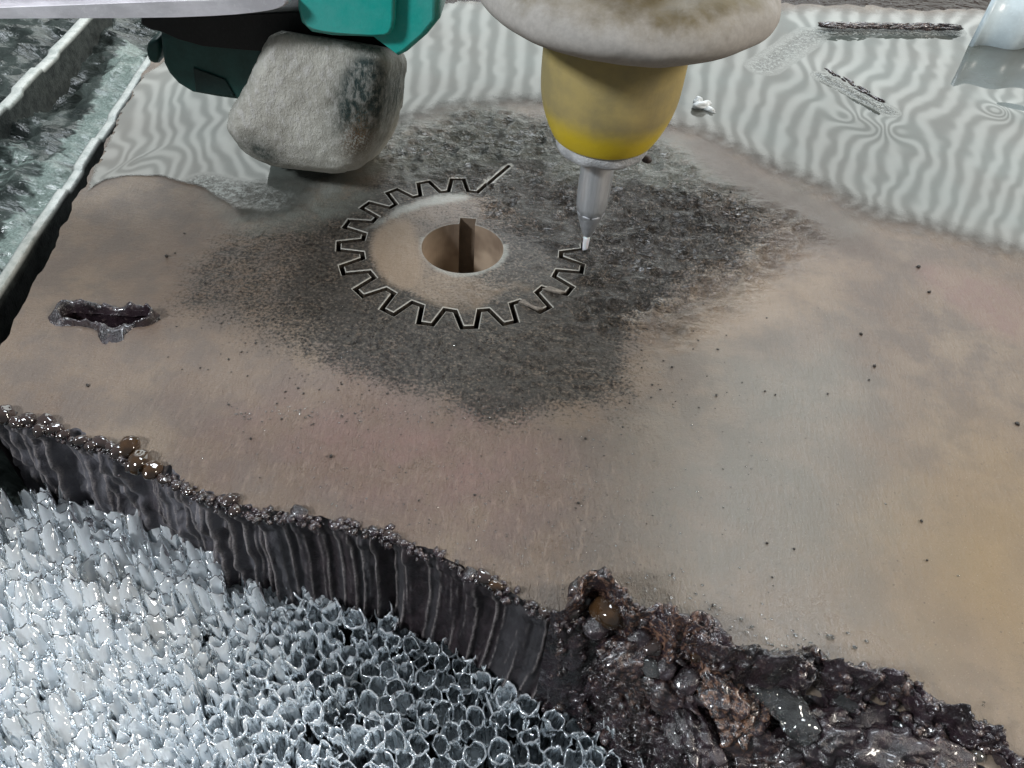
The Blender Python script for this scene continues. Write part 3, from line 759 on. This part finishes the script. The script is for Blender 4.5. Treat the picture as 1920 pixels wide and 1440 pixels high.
# ------------------------------------------------------------------ cutting nozzle
JX, JY = 1.009, .104
def mat_dusty(name, base, dust, z0, z1, extra=None, sc=4., amount=.7):
    m = NT(name); n = m.noise(sc, 6, .65); f = m.noise(sc*9, 5, .7); g = m.noise(sc*3, 5, .6)
    geo = m.t.nodes.new('ShaderNodeNewGeometry'); sx = m.t.nodes.new('ShaderNodeSeparateXYZ'); m.lk(geo.outputs['Position'], sx.inputs[0])
    zz = m.math('ADD', sx.outputs['Z'], m.math('MULTIPLY_ADD', n, .36, -.18))
    d = m.ramp(zz, z0, z1, amount, 0.)
    c = m.mix(m.ramp(g, .35, .65), base, tuple(x*.8 for x in base))
    du = m.mix(m.ramp(f, .35, .65), dust, tuple(x*.86 for x in dust))
    c = m.mix(d, c, du)
    m.set(Base_Color=c, Roughness=m.ramp(d, 0, 1, .35, .85), Normal=m.bump(g, .25, .012)); return m
noz = empty('cutting_nozzle', (JX, JY, .12)); 
tag(noz, 'yellow waterjet cutting head with dusty round splash guard and steel tube', 'cutting head')
def nz(name, prof, mat, n=96, wob=0, wsc=3., label=None, axis=(0,0), sc=None, den=.04):
    vv, ff = lathe(dense(prof, den), (axis[0], axis[1]), n, wob, wsc)
    vv[:,2] -= .12
    o = mesh(name, vv, ff, mat, noz)
    if label: o['label'] = label
    return o
# mats
mg = mat_dusty('dusty_splash_guard', (.15,.115,.055), (.44,.41,.375), 2.06, 2.26, sc=3., amount=1.).m
mc = NT('yellow_cup'); n_ = mc.noise(3, 5, .6); f_ = mc.noise(30, 4, .7)
geo = mc.t.nodes.new('ShaderNodeNewGeometry'); sx = mc.t.nodes.new('ShaderNodeSeparateXYZ'); mc.lk(geo.outputs['Position'], sx.inputs[0])
zz = mc.math('ADD', sx.outputs['Z'], mc.math('MULTIPLY_ADD', n_, .16, -.08))
base = mc.mix(mc.ramp(n_, .35, .65), (.43,.335,.13), (.32,.26,.12))
base = mc.mix(mc.ramp(zz, 1.14, 1.34, 1, 0), base, (.70,.52,.03))
mc.set(Base_Color=base, Roughness=mc.ramp(zz, 1.19, 1.27, .3, .6), Normal=mc.bump(f_, .25, .01))
mst = NT('brushed_tube_steel'); n_ = mst.noise(40, 4, .6, stretch=(1,1,.1))
mst.set(Base_Color=mst.mix(mst.ramp(n_, .3, .7), (.62,.64,.66), (.50,.52,.54)), Metallic=.5, Roughness=.25, Normal=mst.bump(n_, .15, .005))
mco = mat_simple('chalky_collar', (.56,.57,.58), .7, 0, .35, 7, .8, .025)
nz('splash_guard', smoothprof([(.40,1.83),(.60,1.84),(.80,1.885),(.90,1.935),(.965,1.99),(.98,2.05),(.95,2.13),(.85,2.21),(.66,2.27),(.45,2.33),(.2,2.36)], 2), mg, 140, .014, 2.5, 'round convex guard caked with pale dust on its lower side')
nz('cup', smoothprof([(.28,1.00),(.365,1.02),(.385,1.045),(.43,1.14),(.475,1.27),(.495,1.42),(.495,1.80),(.48,1.9)], 2), mc.m, 110, .004, 2.)
nz('collar', smoothprof([(.10,.90),(.28,.905),(.325,.92),(.345,.955),(.345,1.01),(.30,1.04)], 2), mco, 90, .03, 5., 'chalky grey ring under the yellow cup')
nz('focusing_tube', [(.112,.35),(.122,.42),(.128,.5),(.128,.95),(.10,.95)], mst.m, 8)
nz('tube_tip', [(.026,.130),(.036,.133),(.044,.15),(.108,.345),(.112,.36),(.10,.37)], mat_simple('worn_tip_steel', (.55,.57,.60), .28, .5, .3, 9), 32)
nz('guard_neck', [(.25,2.0),(.45,2.15),(.45,3.0)], mat_simple('dark_grey_neck', (.05,.05,.055), .5), 48)
o = mesh('screw_head', *lumps([((.0,0,0), (.035,.035,.03), 0)], 3, .2), mat_simple('rusty_dark_screw', (.05,.035,.03), .5), noz)
o.location = tuple(PY(1212, 299, JY) - np.array([JX, JY, .12]))
jw = NT('bright_water_jet'); jw.set(Base_Color=(.92,.95,1.), Roughness=.25); jw.b.inputs['Transmission Weight'].default_value = .15; jw.b.inputs['Subsurface Weight'].default_value = .3
vv, ff = lathe(smoothprof([(.022,.145),(.030,.10),(.026,.04),(.020,-.02),(.012,-.4)], 2), (JX, JY), 20, .06, 12)
tag(mesh('water_jet', vv, ff, jw.m), 'short bright white water jet between the nozzle tip and the kerf', 'water jet')

# ------------------------------------------------------------------ left head assembly
YB = .75
def pts_at(l, Y): return np.array([PY(x, y, Y) for x, y in l])
def slab(name, px, Y, depth, mat, parent, bev=.04, it=1, seg=3, label=None, tilt=0.):
    """solid with a traced outline, real depth and rounded rims"""
    front = smoothloop(pts_at(px, Y), it) if it else pts_at(px, Y)
    c = front.mean(0); rings = []
    steps = [(0, bev), (bev*.3, bev*.35), (bev, 0), (depth-bev, 0), (depth-bev*.3, bev*.35), (depth, bev)]
    rad = np.linalg.norm(front-c, axis=1).mean()
    for dy, ins in steps:
        r_ = c + (front-c)*(1-ins/rad); r_ = r_.copy(); r_[:,1] += dy; r_[:,2] += tilt*dy; rings.append(r_)
    n = len(front); V_ = np.concatenate(rings); F_ = gridfaces(len(rings), n, True)
    F_.append(tuple(range(n))); F_.append(tuple(reversed(range((len(rings)-1)*n, len(rings)*n))))
    o = mesh(name, V_, F_, mat, parent, False)
    m_ = o.modifiers.new('n', 'WEIGHTED_NORMAL') if False else None
    import bmesh
    b = bmesh.new(); b.from_mesh(o.data); bmesh.ops.recalc_face_normals(b, faces=b.faces); b.to_mesh(o.data); b.free()
    for p in o.data.polygons: p.use_smooth = len(p.vertices) == 4
    if label: o['label'] = label
    return o
head = empty('teal_tool_head')
tag(head, 'teal capped tool head with a dusty grey block, left of the yellow nozzle', 'tool head')
M_TEAL = mat_simple('teal_enamel', (.02,.42,.36), .22, 0, .35, 3, .25, .01, col2=(.07,.44,.39), spec=.6)
M_DTEAL = mat_simple('dark_teal_plastic', (.018,.085,.075), .38, 0, .3, 5, .2, .008)
M_BLACK = mat_simple('black_rubber', (.008,.008,.009), .55)
# dusty block
def mat_block():
    m = NT('dust_caked_block'); n = m.noise(4, 6, .65); f = m.noise(16, 6, .75, stretch=(1.2,1.2,.6)); g = m.noise(60, 4, .7)
    c = m.mix(m.ramp(n, .35, .65), (.62,.60,.53), (.48,.46,.40))
    c = m.mix(m.ramp(f, .50, .60, 0, .55), c, (.70,.68,.65))
    c = m.mix(m.math('MULTIPLY', m.attr('pale'), .5), c, (.72,.72,.64))
    c = m.mix(m.math('MULTIPLY', m.attr('dirt'), m.ramp(f, .42, .60, 1, .6)), c, (.018,.040,.038))
    c = m.mix(m.math('MULTIPLY', m.attr('rust'), m.ramp(g, .4, .55)), c, (.12,.07,.03))
    m.set(Base_Color=c, Roughness=.5, Normal=m.bump(m.math('ADD', f, m.math('MULTIPLY', g, .3)), .8, .03)); return m.m
# outline rows top->bottom in the photo: left and right silhouette
rows = [(548,58,742,92),(530,66,757,112),(518,85,757,130),(505,110,755,152),(493,135,752,180),(482,158,748,205),(468,182,744,232),(456,202,738,252),(452,226,728,272),(462,248,716,290),(476,268,703,302),(494,284,692,309),(512,294,672,312)]
rw = np.array(smoothprof(rows, 2)); N = 140; rings = []; dirt = []; rus = []; pal = []
for i, (x0, y0, x1, y1) in enumerate(rw):
    a, b = PY(x0, y0, YB+.15), PY(x1, y1, YB+.15); c = (a+b)/2; hx = (b-a)/2*.95; t = i/(len(rw)-1)
    dep = .46*(1 - .10*t)*(np.linalg.norm(hx)/.40)**.6
    A_ = np.arange(N)*2*math.pi/N
    rc = .30; e1 = np.stack([np.cos(A_), np.sin(A_)], 1)
    kk = []                                      # rounded square walked by arc length
    for q4 in range(4):
        s0 = np.linspace(-(1-rc), 1-rc, 26)[:-1]; ca, sa = math.cos(q4*math.pi/2), math.sin(q4*math.pi/2)
        L1 = np.stack([np.ones_like(s0), s0], 1); th = np.linspace(0, math.pi/2, 11)[:-1]
        L2 = np.stack([1-rc+rc*np.cos(th), 1-rc+rc*np.sin(th)], 1); L0 = np.concatenate([L1, L2])
        kk.append(np.stack([L0[:,0]*ca-L0[:,1]*sa, L0[:,0]*sa+L0[:,1]*ca], 1))
    kk = np.concatenate(kk); cx_, sy_ = kk[:,0]*.97, kk[:,1]
    cap = 1.
    ring = c + hx*cx_[:,None] + np.array([0,1,0])*(dep*sy_)[:,None]
    ring[:,2] += .42*(c[1]-ring[:,1])
    ring += ((ring-c)*(.014*fbm(ring*1.0+2, 2.6, 3) + .014*fbm(ring, 16, 3))[:,None])*(1)
    rings.append(ring)
    front = (sy_ < .3)
    fx = (cx_+1)/2
    dirt.append(np.clip(2.2*np.exp(-(((fx-.84)/.15)**2 + ((t-.34)/.22)**2)) + .95*np.exp(-(((fx-.22)/.14)**2 + ((t-.80)/.12)**2)) + .5*(sstep(.16,.0,fx)) + .7*sstep(.12,.0,0*fx+t), 0, 1)*1.0)
    rus.append(np.exp(-(((fx-.88)/.10)**2 + ((t-.58)/.14)**2))); pal.append(np.exp(-(((fx-.72)/.22)**2 + ((t-.8)/.3)**2)))
# rounded foot
cb = rings[-1].mean(0)
for k, (s2, dz) in enumerate([(.93,-.02),(.80,-.035),(.5,-.04)]):
    r_ = cb + (rings[-1-k]-rings[-1-k].mean(0))*s2 if k else cb + (rings[-1]-cb)*s2
    r_ = cb + (rings[len(rw)-1]-cb)*s2; r_ = r_ + np.array([0,0,dz]); rings.append(r_); dirt.append(dirt[-1]*.6); rus.append(rus[-1]*0); pal.append(pal[-1])
vv, ff = loft(rings)
o = mesh('dusty_block', vv, ff, mat_block(), head, True, dict(dirt=np.concatenate(dirt), rust=np.concatenate(rus), pale=np.concatenate(pal)))
o['label'] = 'rounded grey block caked with dust, black stain at its upper right'
# ragged crust at its left corner
sp = []
for i in range(46):
    t = i/45; x = 452 + 10*math.sin(t*2) + 50*t**2.2; y = 212 + 92*t
    c = PY(x + rng.normal(0,2), y + rng.normal(0,2), YB-.12+rng.uniform(0,.2)); r_ = rng.uniform(.012,.028); sp.append((tuple(c), (r_,r_,r_*1.2), rng.uniform(0,3)))
vv, ff = lumps(sp, 2, .35, 2.)
tag(mesh('crust', vv, ff, mat_simple('grey_crust', (.14,.12,.11), .6, 0, .5, 20), head), kind='stuff')
# teal cap (faceted, chamfered foot)
def prism(name, cpx, Y, rad, n, phase, zb, zt, mat, parent, cham=.12, sx=1.):
    c = PY(*cpx, Y); rings = []
    for r_, z in [(rad-cham*1.1, zb), (rad-cham*.3, zb+cham*.25), (rad, zb+cham), (rad, zt)]:
        A_ = np.arange(n)*2*math.pi/n + phase; rings.append(np.stack([c[0]+sx*r_*np.cos(A_), c[1]+r_*np.sin(A_), 0*A_+z], 1))
    vv, ff = loft(rings); o = mesh(name, vv, ff, mat, parent, False)
    bv = o.modifiers.new('bevel', 'BEVEL'); bv.width = .03; bv.segments = 3; bv.limit_method = 'ANGLE'; bv.angle_limit = math.radians(20)
    return o
slab('cap', [(553,-160),(554,-20),(556,20),(562,45),(580,62),(620,69),(700,72),(748,108),(762,101),(800,68),(824,38),(825,-20),(825,-160)], YB-.42, 1.0, M_TEAL, head, .05, 0, label='bright teal cap with slanted lower right corner')
slab('cap_face', [(556,-160),(557,-20),(559,22),(568,48),(588,60),(640,67),(722,71),(738,62),(742,30),(742,-160)], YB-.50, .09, M_TEAL, head, .03, 1, label='bright front facet of the teal cap')
slab('bracket', [(298,62),(300,92),(304,118),(314,138),(332,158),(360,175),(410,184),(462,191),(500,195),(500,62)], YB+.05, .8, M_DTEAL, head, .05, 0, label='dark green rounded housing with a recess')
slab('recess', [(362,128),(386,136),(422,150),(440,182),(366,172)], YB+.028, .05, mat_simple('black_green_recess', (.006,.03,.027), .45), head, .01, 0)  # thin dark slab painted as the shade of a hollow
slab('side_knob', [(273,86),(280,78),(300,74),(300,120),(284,121),(275,110)], YB+.15, .35, M_DTEAL, head, .03, 1)
slab('mount', [(262,34),(262,46),(278,55),(300,60),(330,74),(380,88),(470,96),(540,100),(600,70),(600,20),(400,30)], YB-.02, .9, M_BLACK, head, .03, 0)
slab('upper_mount', [(500,25),(520,120),(560,130),(735,128),(745,100),(745,20)], YB+.30, .5, M_BLACK, head, .03, 0)
# silver guard
guard = empty('silver_guard'); tag(guard, 'silver metal bar with a rounded lower lip across the top left', 'metal guard')
M_SIL = mat_simple('scuffed_silver', (.80,.78,.82), .35, .3, .25, 5, .25, .008, stretch=(.4,1,1))
def bar(name, y0, y1, Yf, dep, x1, mat):
    l = [(-260, y0+5), (0, y0+2), (300, y0+1), (430, y0-4), (x1-30, y0-12), (x1, y0-20), (x1+8, y1-20), (x1, y1-30), (-260, y1)]
    return slab(name, l, Yf, dep, mat, guard, .03, 1)
bar('bar', 24, -150, YB-.55, .8, 540, M_SIL)
bar('lip', 33, 24, YB-.62, .2, 536, M_SIL)

# ------------------------------------------------------------------ slats, tank water, tubes
M_SLAT = NT('galvanised_slat'); n_ = M_SLAT.noise(9, 5, .65); f_ = M_SLAT.noise(50, 4)
geo = M_SLAT.t.nodes.new('ShaderNodeNewGeometry'); sx = M_SLAT.t.nodes.new('ShaderNodeSeparateXYZ'); M_SLAT.lk(geo.outputs['Normal'], sx.inputs[0])
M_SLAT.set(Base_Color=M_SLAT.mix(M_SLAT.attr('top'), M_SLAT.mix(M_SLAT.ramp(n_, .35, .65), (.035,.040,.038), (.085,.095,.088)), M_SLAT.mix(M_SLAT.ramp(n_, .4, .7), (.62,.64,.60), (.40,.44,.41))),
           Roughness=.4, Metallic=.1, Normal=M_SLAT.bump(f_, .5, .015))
def slat(p0, p1, ztop, th, dp, label):
    a, b = P(*p0, ztop)[:2], P(*p1, ztop)[:2]; d = b-a; a = a - d*.25; b = b + d*1.0
    L = resample([a, b], .04); t = (b-a)/np.linalg.norm(b-a); nn = np.array([t[1], -t[0]])
    if nn[0] < 0: nn = -nn                       # nn points right, to the camera side
    s_ = np.arange(len(L))*.04; w1 = .006*fbm(np.c_[s_*2, 0*s_, 0*s_], 1, 3); 
    nick = .03*sstep(.6, .68, np.abs(vnoise(np.c_[s_*2.3, 0*s_+4, 0*s_])))
    rows = []; top = []
    for off, z, tp in [(-th, -dp, 0), (-th, -.01, .6), (-th+.02, 0, 1), (-.012, 0, 1), (0, -.012, 1), (.0, -.05, .0), (.0, -dp, 0)]:  # top rows painted pale as lit, faces dark as shaded
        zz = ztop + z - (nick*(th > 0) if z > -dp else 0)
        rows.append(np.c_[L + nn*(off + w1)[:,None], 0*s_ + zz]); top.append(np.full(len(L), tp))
    V_ = np.concatenate(rows); F_ = gridfaces(len(rows), len(L))
    o = mesh('slat', V_, F_, M_SLAT.m, None, True, dict(top=np.concatenate(top)))
    o['group'] = 'support slats of the cutting tank'
    return tag(o, label, 'support slat')
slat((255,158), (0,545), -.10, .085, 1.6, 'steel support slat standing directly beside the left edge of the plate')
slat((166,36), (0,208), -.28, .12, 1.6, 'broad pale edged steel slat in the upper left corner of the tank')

def mat_tank():
    m = NT('murky_tank_water'); n = m.noise(2.6, 4, .55, dist=.5); f = m.noise(5, 3, .55, stretch=(1,2.2,1), rot=(0,0,.3), dist=.5); g = m.noise(40, 4, .7)
    c = m.mix(m.ramp(n, .38, .6), (.018,.024,.022), (.055,.068,.062))
    fo = m.ramp(m.math('ADD', m.attr('foam'), m.math('MULTIPLY_ADD', f, 2.2, -1.1)), .25, .75)
    c = m.mix(fo, c, m.mix(m.ramp(g, .35, .65), (.15,.19,.17), (.27,.33,.30)))
    c = m.mix(m.attr('dirty'), c, (.035,.022,.016))
    m.set(Base_Color=c, Roughness=m.ramp(n, .3, .7, .10, .25), Normal=m.bump(m.math('ADD', f, m.math('MULTIPLY', g, .1)), .6, .06)); return m.m
ZW = -.62
X, Y = np.meshgrid(np.concatenate([np.arange(-60,-8,2.), np.arange(-8, -2.2, .035), np.arange(-2.2, 14, .4), np.arange(14, 80, 4.)]),
                   np.concatenate([np.arange(-30,-5,2.), np.arange(-5, 7.5, .035), np.arange(7.5, 90, 2.5)]))
tp = np.stack([X.ravel(), Y.ravel()], 1); t3 = np.c_[tp, 0*tp[:,:1]]
lm = (tp[:,0] < -2.3) & (tp[:,0] > -8) & (tp[:,1] < 7.5)
z = np.where(lm, .10*fbm(t3*np.array([1.2,.9,1]), 1.5, 4) + .05*ridged(t3*np.array([1,2.0,1]), 2.3, 3), 0.) + ZW
under = (tp[:,0] > -3.0)
z = z - 1.3*sstep(-3.25, -2.6, tp[:,0] + 0.0*tp[:,1])*(tp[:,1] < 8)
def pxm(l, w, zz=ZW): return sstep(-w, w, sd(tp, pxpoly(l, 2, zz)))
foam = np.clip(pxm([(260,70),(300,150),(250,190),(170,330),(60,480),(0,560),(-60,560),(0,420),(110,300),(180,200),(210,110)], .12)*1.0 + .6*pxm([(-40,330),(60,260),(90,330),(0,380),(-60,370)], .1) + pxm([(-80,860),(10,850),(90,960),(0,1010),(-80,1010)], .2)*.75
     + .35*pxm([(-60,-40),(60,20),(60,60),(10,60),(-60,40)], .1), 0, 1) - .12
dirty = sstep(6.2, 6.6, tp[:,1])*1.0
tank = mesh('tank_water', np.c_[tp, z], gridfaces(X.shape[0], X.shape[1]), mat_tank(), None, True, dict(foam=foam, dirty=dirty))
tag(tank, 'dark murky tank water with pale foam between the slats', kind='structure')

# clear plastic tube bed
bed = empty('tube_bed'); tag(bed, 'bed of clear plastic tubes standing upright under the front edge of the plate', 'tube bed')
def mat_tube():
    m = NT('clear_plastic_tube'); t = m.t; f = m.noise(11, 1.5, .5, stretch=(1,1,.35), dist=.8)
    nrm_ = m.bump(f, .6, .05)
    gl = t.nodes.new('ShaderNodeBsdfGlossy'); gl.inputs['Roughness'].default_value = .12; gl.inputs['Color'].default_value = (.95,.98,1,1); m.lk(nrm_, gl.inputs['Normal'])
    tr = t.nodes.new('ShaderNodeBsdfTransparent'); tr.inputs['Color'].default_value = (.95,.98,1,1)
    df = t.nodes.new('ShaderNodeBsdfDiffuse'); df.inputs['Color'].default_value = (.95,.98,1,1)
    tl = t.nodes.new('ShaderNodeBsdfTranslucent'); tl.inputs['Color'].default_value = (.95,.98,1,1)
    fr = t.nodes.new('ShaderNodeFresnel'); fr.inputs['IOR'].default_value = 1.5; m.lk(nrm_, fr.inputs['Normal'])
    a = t.nodes.new('ShaderNodeMixShader'); m.lk(df.outputs[0], a.inputs[1]); m.lk(tl.outputs[0], a.inputs[2]); a.inputs[0].default_value = .5
    b = t.nodes.new('ShaderNodeMixShader'); m.lk(tr.outputs[0], b.inputs[1]); m.lk(a.outputs[0], b.inputs[2])
    g_ = t.nodes.new('ShaderNodeNewGeometry'); s_x = t.nodes.new('ShaderNodeSeparateXYZ'); m.lk(g_.outputs['Position'], s_x.inputs[0])
    fill = m.math('ADD', m.ramp(f, .34, .62, .42, .95), m.ramp(s_x.outputs['X'], -2.4, .2, .45, 0), clamp=True)
    m.lk(m.math('ADD', fill, m.math('MULTIPLY', m.attr('rim'), .5), clamp=True), b.inputs[0])
    c = t.nodes.new('ShaderNodeMixShader'); m.lk(b.outputs[0], c.inputs[1]); m.lk(gl.outputs[0], c.inputs[2])
    m.lk(m.math('ADD', m.math('MULTIPLY', fr.outputs[0], 1.3), m.math('MULTIPLY', m.attr('rim'), .25), clamp=True), c.inputs[0])
    m.lk(c.outputs[0], m.out.inputs['Surface']); return m.m
M_TUBE = mat_tube()
variants = []
for q in range(12):
    n = 26; A_ = np.arange(n)*2*math.pi/n; o3 = rng.uniform(-90, 90, 3)
    cs = np.stack([np.cos(A_), np.sin(A_), 0*A_], 1)
    rad = .065; el = rng.uniform(.85, 1.1); e2 = rng.uniform(0, 3)
    wobr = 1 + .10*fbm(cs*1.1 + o3, 1, 2) + .06*np.cos(2*A_+e2)
    rimz = .05*fbm(cs*1.5 + o3 + 5, 1, 2) + .030*sstep(.5, 1., np.cos(A_-e2))
    rings = []; rim = []
    H = .9
    for rr_, zz, rm, zr in [(1.0,-H,0,0),(1.0,-H*.6,0,0),(1.,-.5,0,0),(1.,-.22,.1,.3),(1.0,-.12,.2,.6),(1.0,-.05,.5,.9),(.96,-.008,.8,1),(.88,.008,1,1),(.78,-.004,.8,1),(.69,-.05,.4,.8),(.64,-.09,.2,.6),(.56,-.15,.1,.3),(.4,-.19,0,.1),(.15,-.20,0,0)]:
        w_ = wobr + .05*fbm(cs*1.2 + o3 + zz*2.2, 1, 2)
        rings.append(np.c_[cs[:,:2]*(rad*rr_*w_)[:,None], zz + rimz*zr]); rim.append(np.full(n, rm))
    vv, ff = loft(rings, False, True)
    me = bpy.data.meshes.new('tube'); me.from_pydata([tuple(map(float, x)) for x in vv], [], ff)
    me.polygons.foreach_set('use_smooth', [True]*len(me.polygons))
    at = me.attributes.new('rim', 'FLOAT', 'POINT'); at.data.foreach_set('value', np.concatenate(rim).astype(np.float32))
    me.materials.append(M_TUBE); variants.append(me)
bedpoly = np.array([P(x, y, -1.)[:2] for x, y in [(-30,985),(60,965),(150,960),(400,1010),(620,1070),(900,1150),(1130,1260),(1290,1440),(1310,1500),(-140,1500)]])
d = .118; ys = np.arange(-4.2, -1.6, d*.866); cnt = 0
cand = []
for j, y in enumerate(ys):
    for x in np.arange(-3.3, 2.2, d): cand.append((x + (j % 2)*d*.5, y))
cand = np.array(cand) + rng.normal(0, .012, (len(cand), 2)); cand = cand[inside(cand, bedpoly)]
cand = cand[np.argsort(cand[:,1])]; 
def pj(c):
    w_ = (np.c_[c, np.full(len(c), -1.)]-CAM) @ MC; return np.stack([960+FPX*w_[:,0]/-w_[:,2], 720-FPX*w_[:,1]/-w_[:,2]], 1)
pp = pj(cand); cand = cand[(pp[:,0] > -90) & (pp[:,1] < 1560)]; print('tubes', len(cand)); cand = cand[np.argsort(np.linalg.norm(np.c_[cand, np.full(len(cand), -1.)]-CAM, axis=1))]
def bedz(x, y): return -1.0 + .30*sstep(-1.0, -2.7, x) + .05*math.sin(x*2.1+y)
rest = []
for i, (x, y) in enumerate(cand):
    sc = float(rng.uniform(.85, 1.18)); lf = float(sstep(.2, -2.2, x))
    # tubes lean over to the far left more and more towards the left end of the bed
    e_ = (-.10 - .50*lf + rng.normal(0, .09), -.05 - .30*lf + rng.normal(0, .09), rng.uniform(0, 6.28))
    loc = Vector((x, y, float(bedz(x, y)) + rng.normal(0, .045)))
    if i < 299:
        o = bpy.data.objects.new('tube', variants[i % 12]); COL.objects.link(o); o.parent = bed
        Mx = Matrix.Rotation(e_[0], 4, 'X') @ Matrix.Rotation(e_[1], 4, 'Y') @ Matrix.Rotation(e_[2], 4, 'Z')
        o.matrix_local = Matrix.Translation(loc) @ Mx @ Matrix.Diagonal((sc, sc, 1, 1))
    else: rest.append((loc, e_, sc, i % 12))
VV = []; FF = []; RM = []; n = 0
for loc, e_, sc, q in rest:
    me = variants[q]; co = np.zeros(len(me.vertices)*3); me.vertices.foreach_get('co', co); co = co.reshape(-1, 3)*np.array([sc, sc, 1])
    Mx = np.array((Matrix.Rotation(e_[0], 3, 'X') @ Matrix.Rotation(e_[1], 3, 'Y') @ Matrix.Rotation(e_[2], 3, 'Z')))
    VV.append(co @ Mx.T + np.array(loc)); FF += [tuple(k+n for k in p.vertices) for p in me.polygons]
    r_ = np.zeros(len(me.vertices)); me.attributes['rim'].data.foreach_get('value', r_); RM.append(r_); n += len(co)
if rest: tag(mesh('tube_cluster', np.concatenate(VV), FF, M_TUBE, bed, True, dict(rim=np.concatenate(RM))), kind='stuff')

# plastic slivers added for the bright curl highlights of the tube rims
VV = []; FF = []; RM = []; n = 0
for i in range(260):
    x, y = cand[int(rng.integers(len(cand)))] + rng.normal(0, .06, 2)
    a = rng.uniform(0, 6.28); L_ = rng.uniform(.06, .26); w_ = rng.uniform(.006, .018); z0 = float(bedz(x, y)) + rng.normal(.0, .05)
    cu = rng.normal(0, .5); ln_ = rng.normal(0, .25, 2); e_ = np.array([math.cos(a), math.sin(a), 0]); o_ = np.array([-e_[1], e_[0], 0])
    for k in range(6):
        t = k/5; c = np.array([x, y, z0]) + np.array([ln_[0], ln_[1], -1])*L_*t + o_*cu*L_*t*t
        ww = w_*math.sin(math.pi*(.12+.8*t))
        VV += [c - e_*ww, c + o_*ww*.6, c + e_*ww]; RM += [.9*(1-t)+.2]*3
        if k:
            for q in (0, 1): FF.append((n+q, n+q+1, n+q-2, n+q-3))
        n += 3
tag(mesh('plastic_slivers', VV, FF, M_TUBE, bed, True, dict(rim=RM)), kind='stuff')

# ------------------------------------------------------------------ background beyond the plate
cur = empty('plastic_curtain'); tag(cur, 'pale blue ribbed plastic sheet standing at the top right corner', 'plastic sheet')
p0 = P(1822, 88, .03); V_ = []; n = 60
xs = np.linspace(0, 3.2, n)
front = np.stack([p0[0]+xs, p0[1]+.15*xs + .06*np.sin(xs*9), 0*xs+p0[2]], 1)
rows = [front + np.array([.06*k, .5*k*.2, .30*k]) for k in range(3)]
V_ = np.concatenate(rows); Fq = gridfaces(3, n)
o = mesh('sheet', V_, Fq, mat_simple('pale_blue_plastic', (.62,.72,.76), .3, 0, .15, 3), cur)
sol = o.modifiers.new('thickness', 'SOLIDIFY'); sol.thickness = .05
# white blob built in place of a glint on the film
sp0 = P(1316, 200, .04)
vv, ff = lumps([(tuple(sp0 + np.array([0,0,.02])), (.10,.05,.045), .4), (tuple(sp0 + np.array([.06,-.03,.0])), (.09,.03,.03), -.6), (tuple(sp0+np.array([-.05,.03,.03])), (.05,.03,.06), .2)], 3, .35, 1.6)
tag(mesh('water_splash', vv, ff, mat_simple('white_splash', (.85,.88,.88), .2)), 'small white water splash on the film, right behind the yellow nozzle', 'water splash')
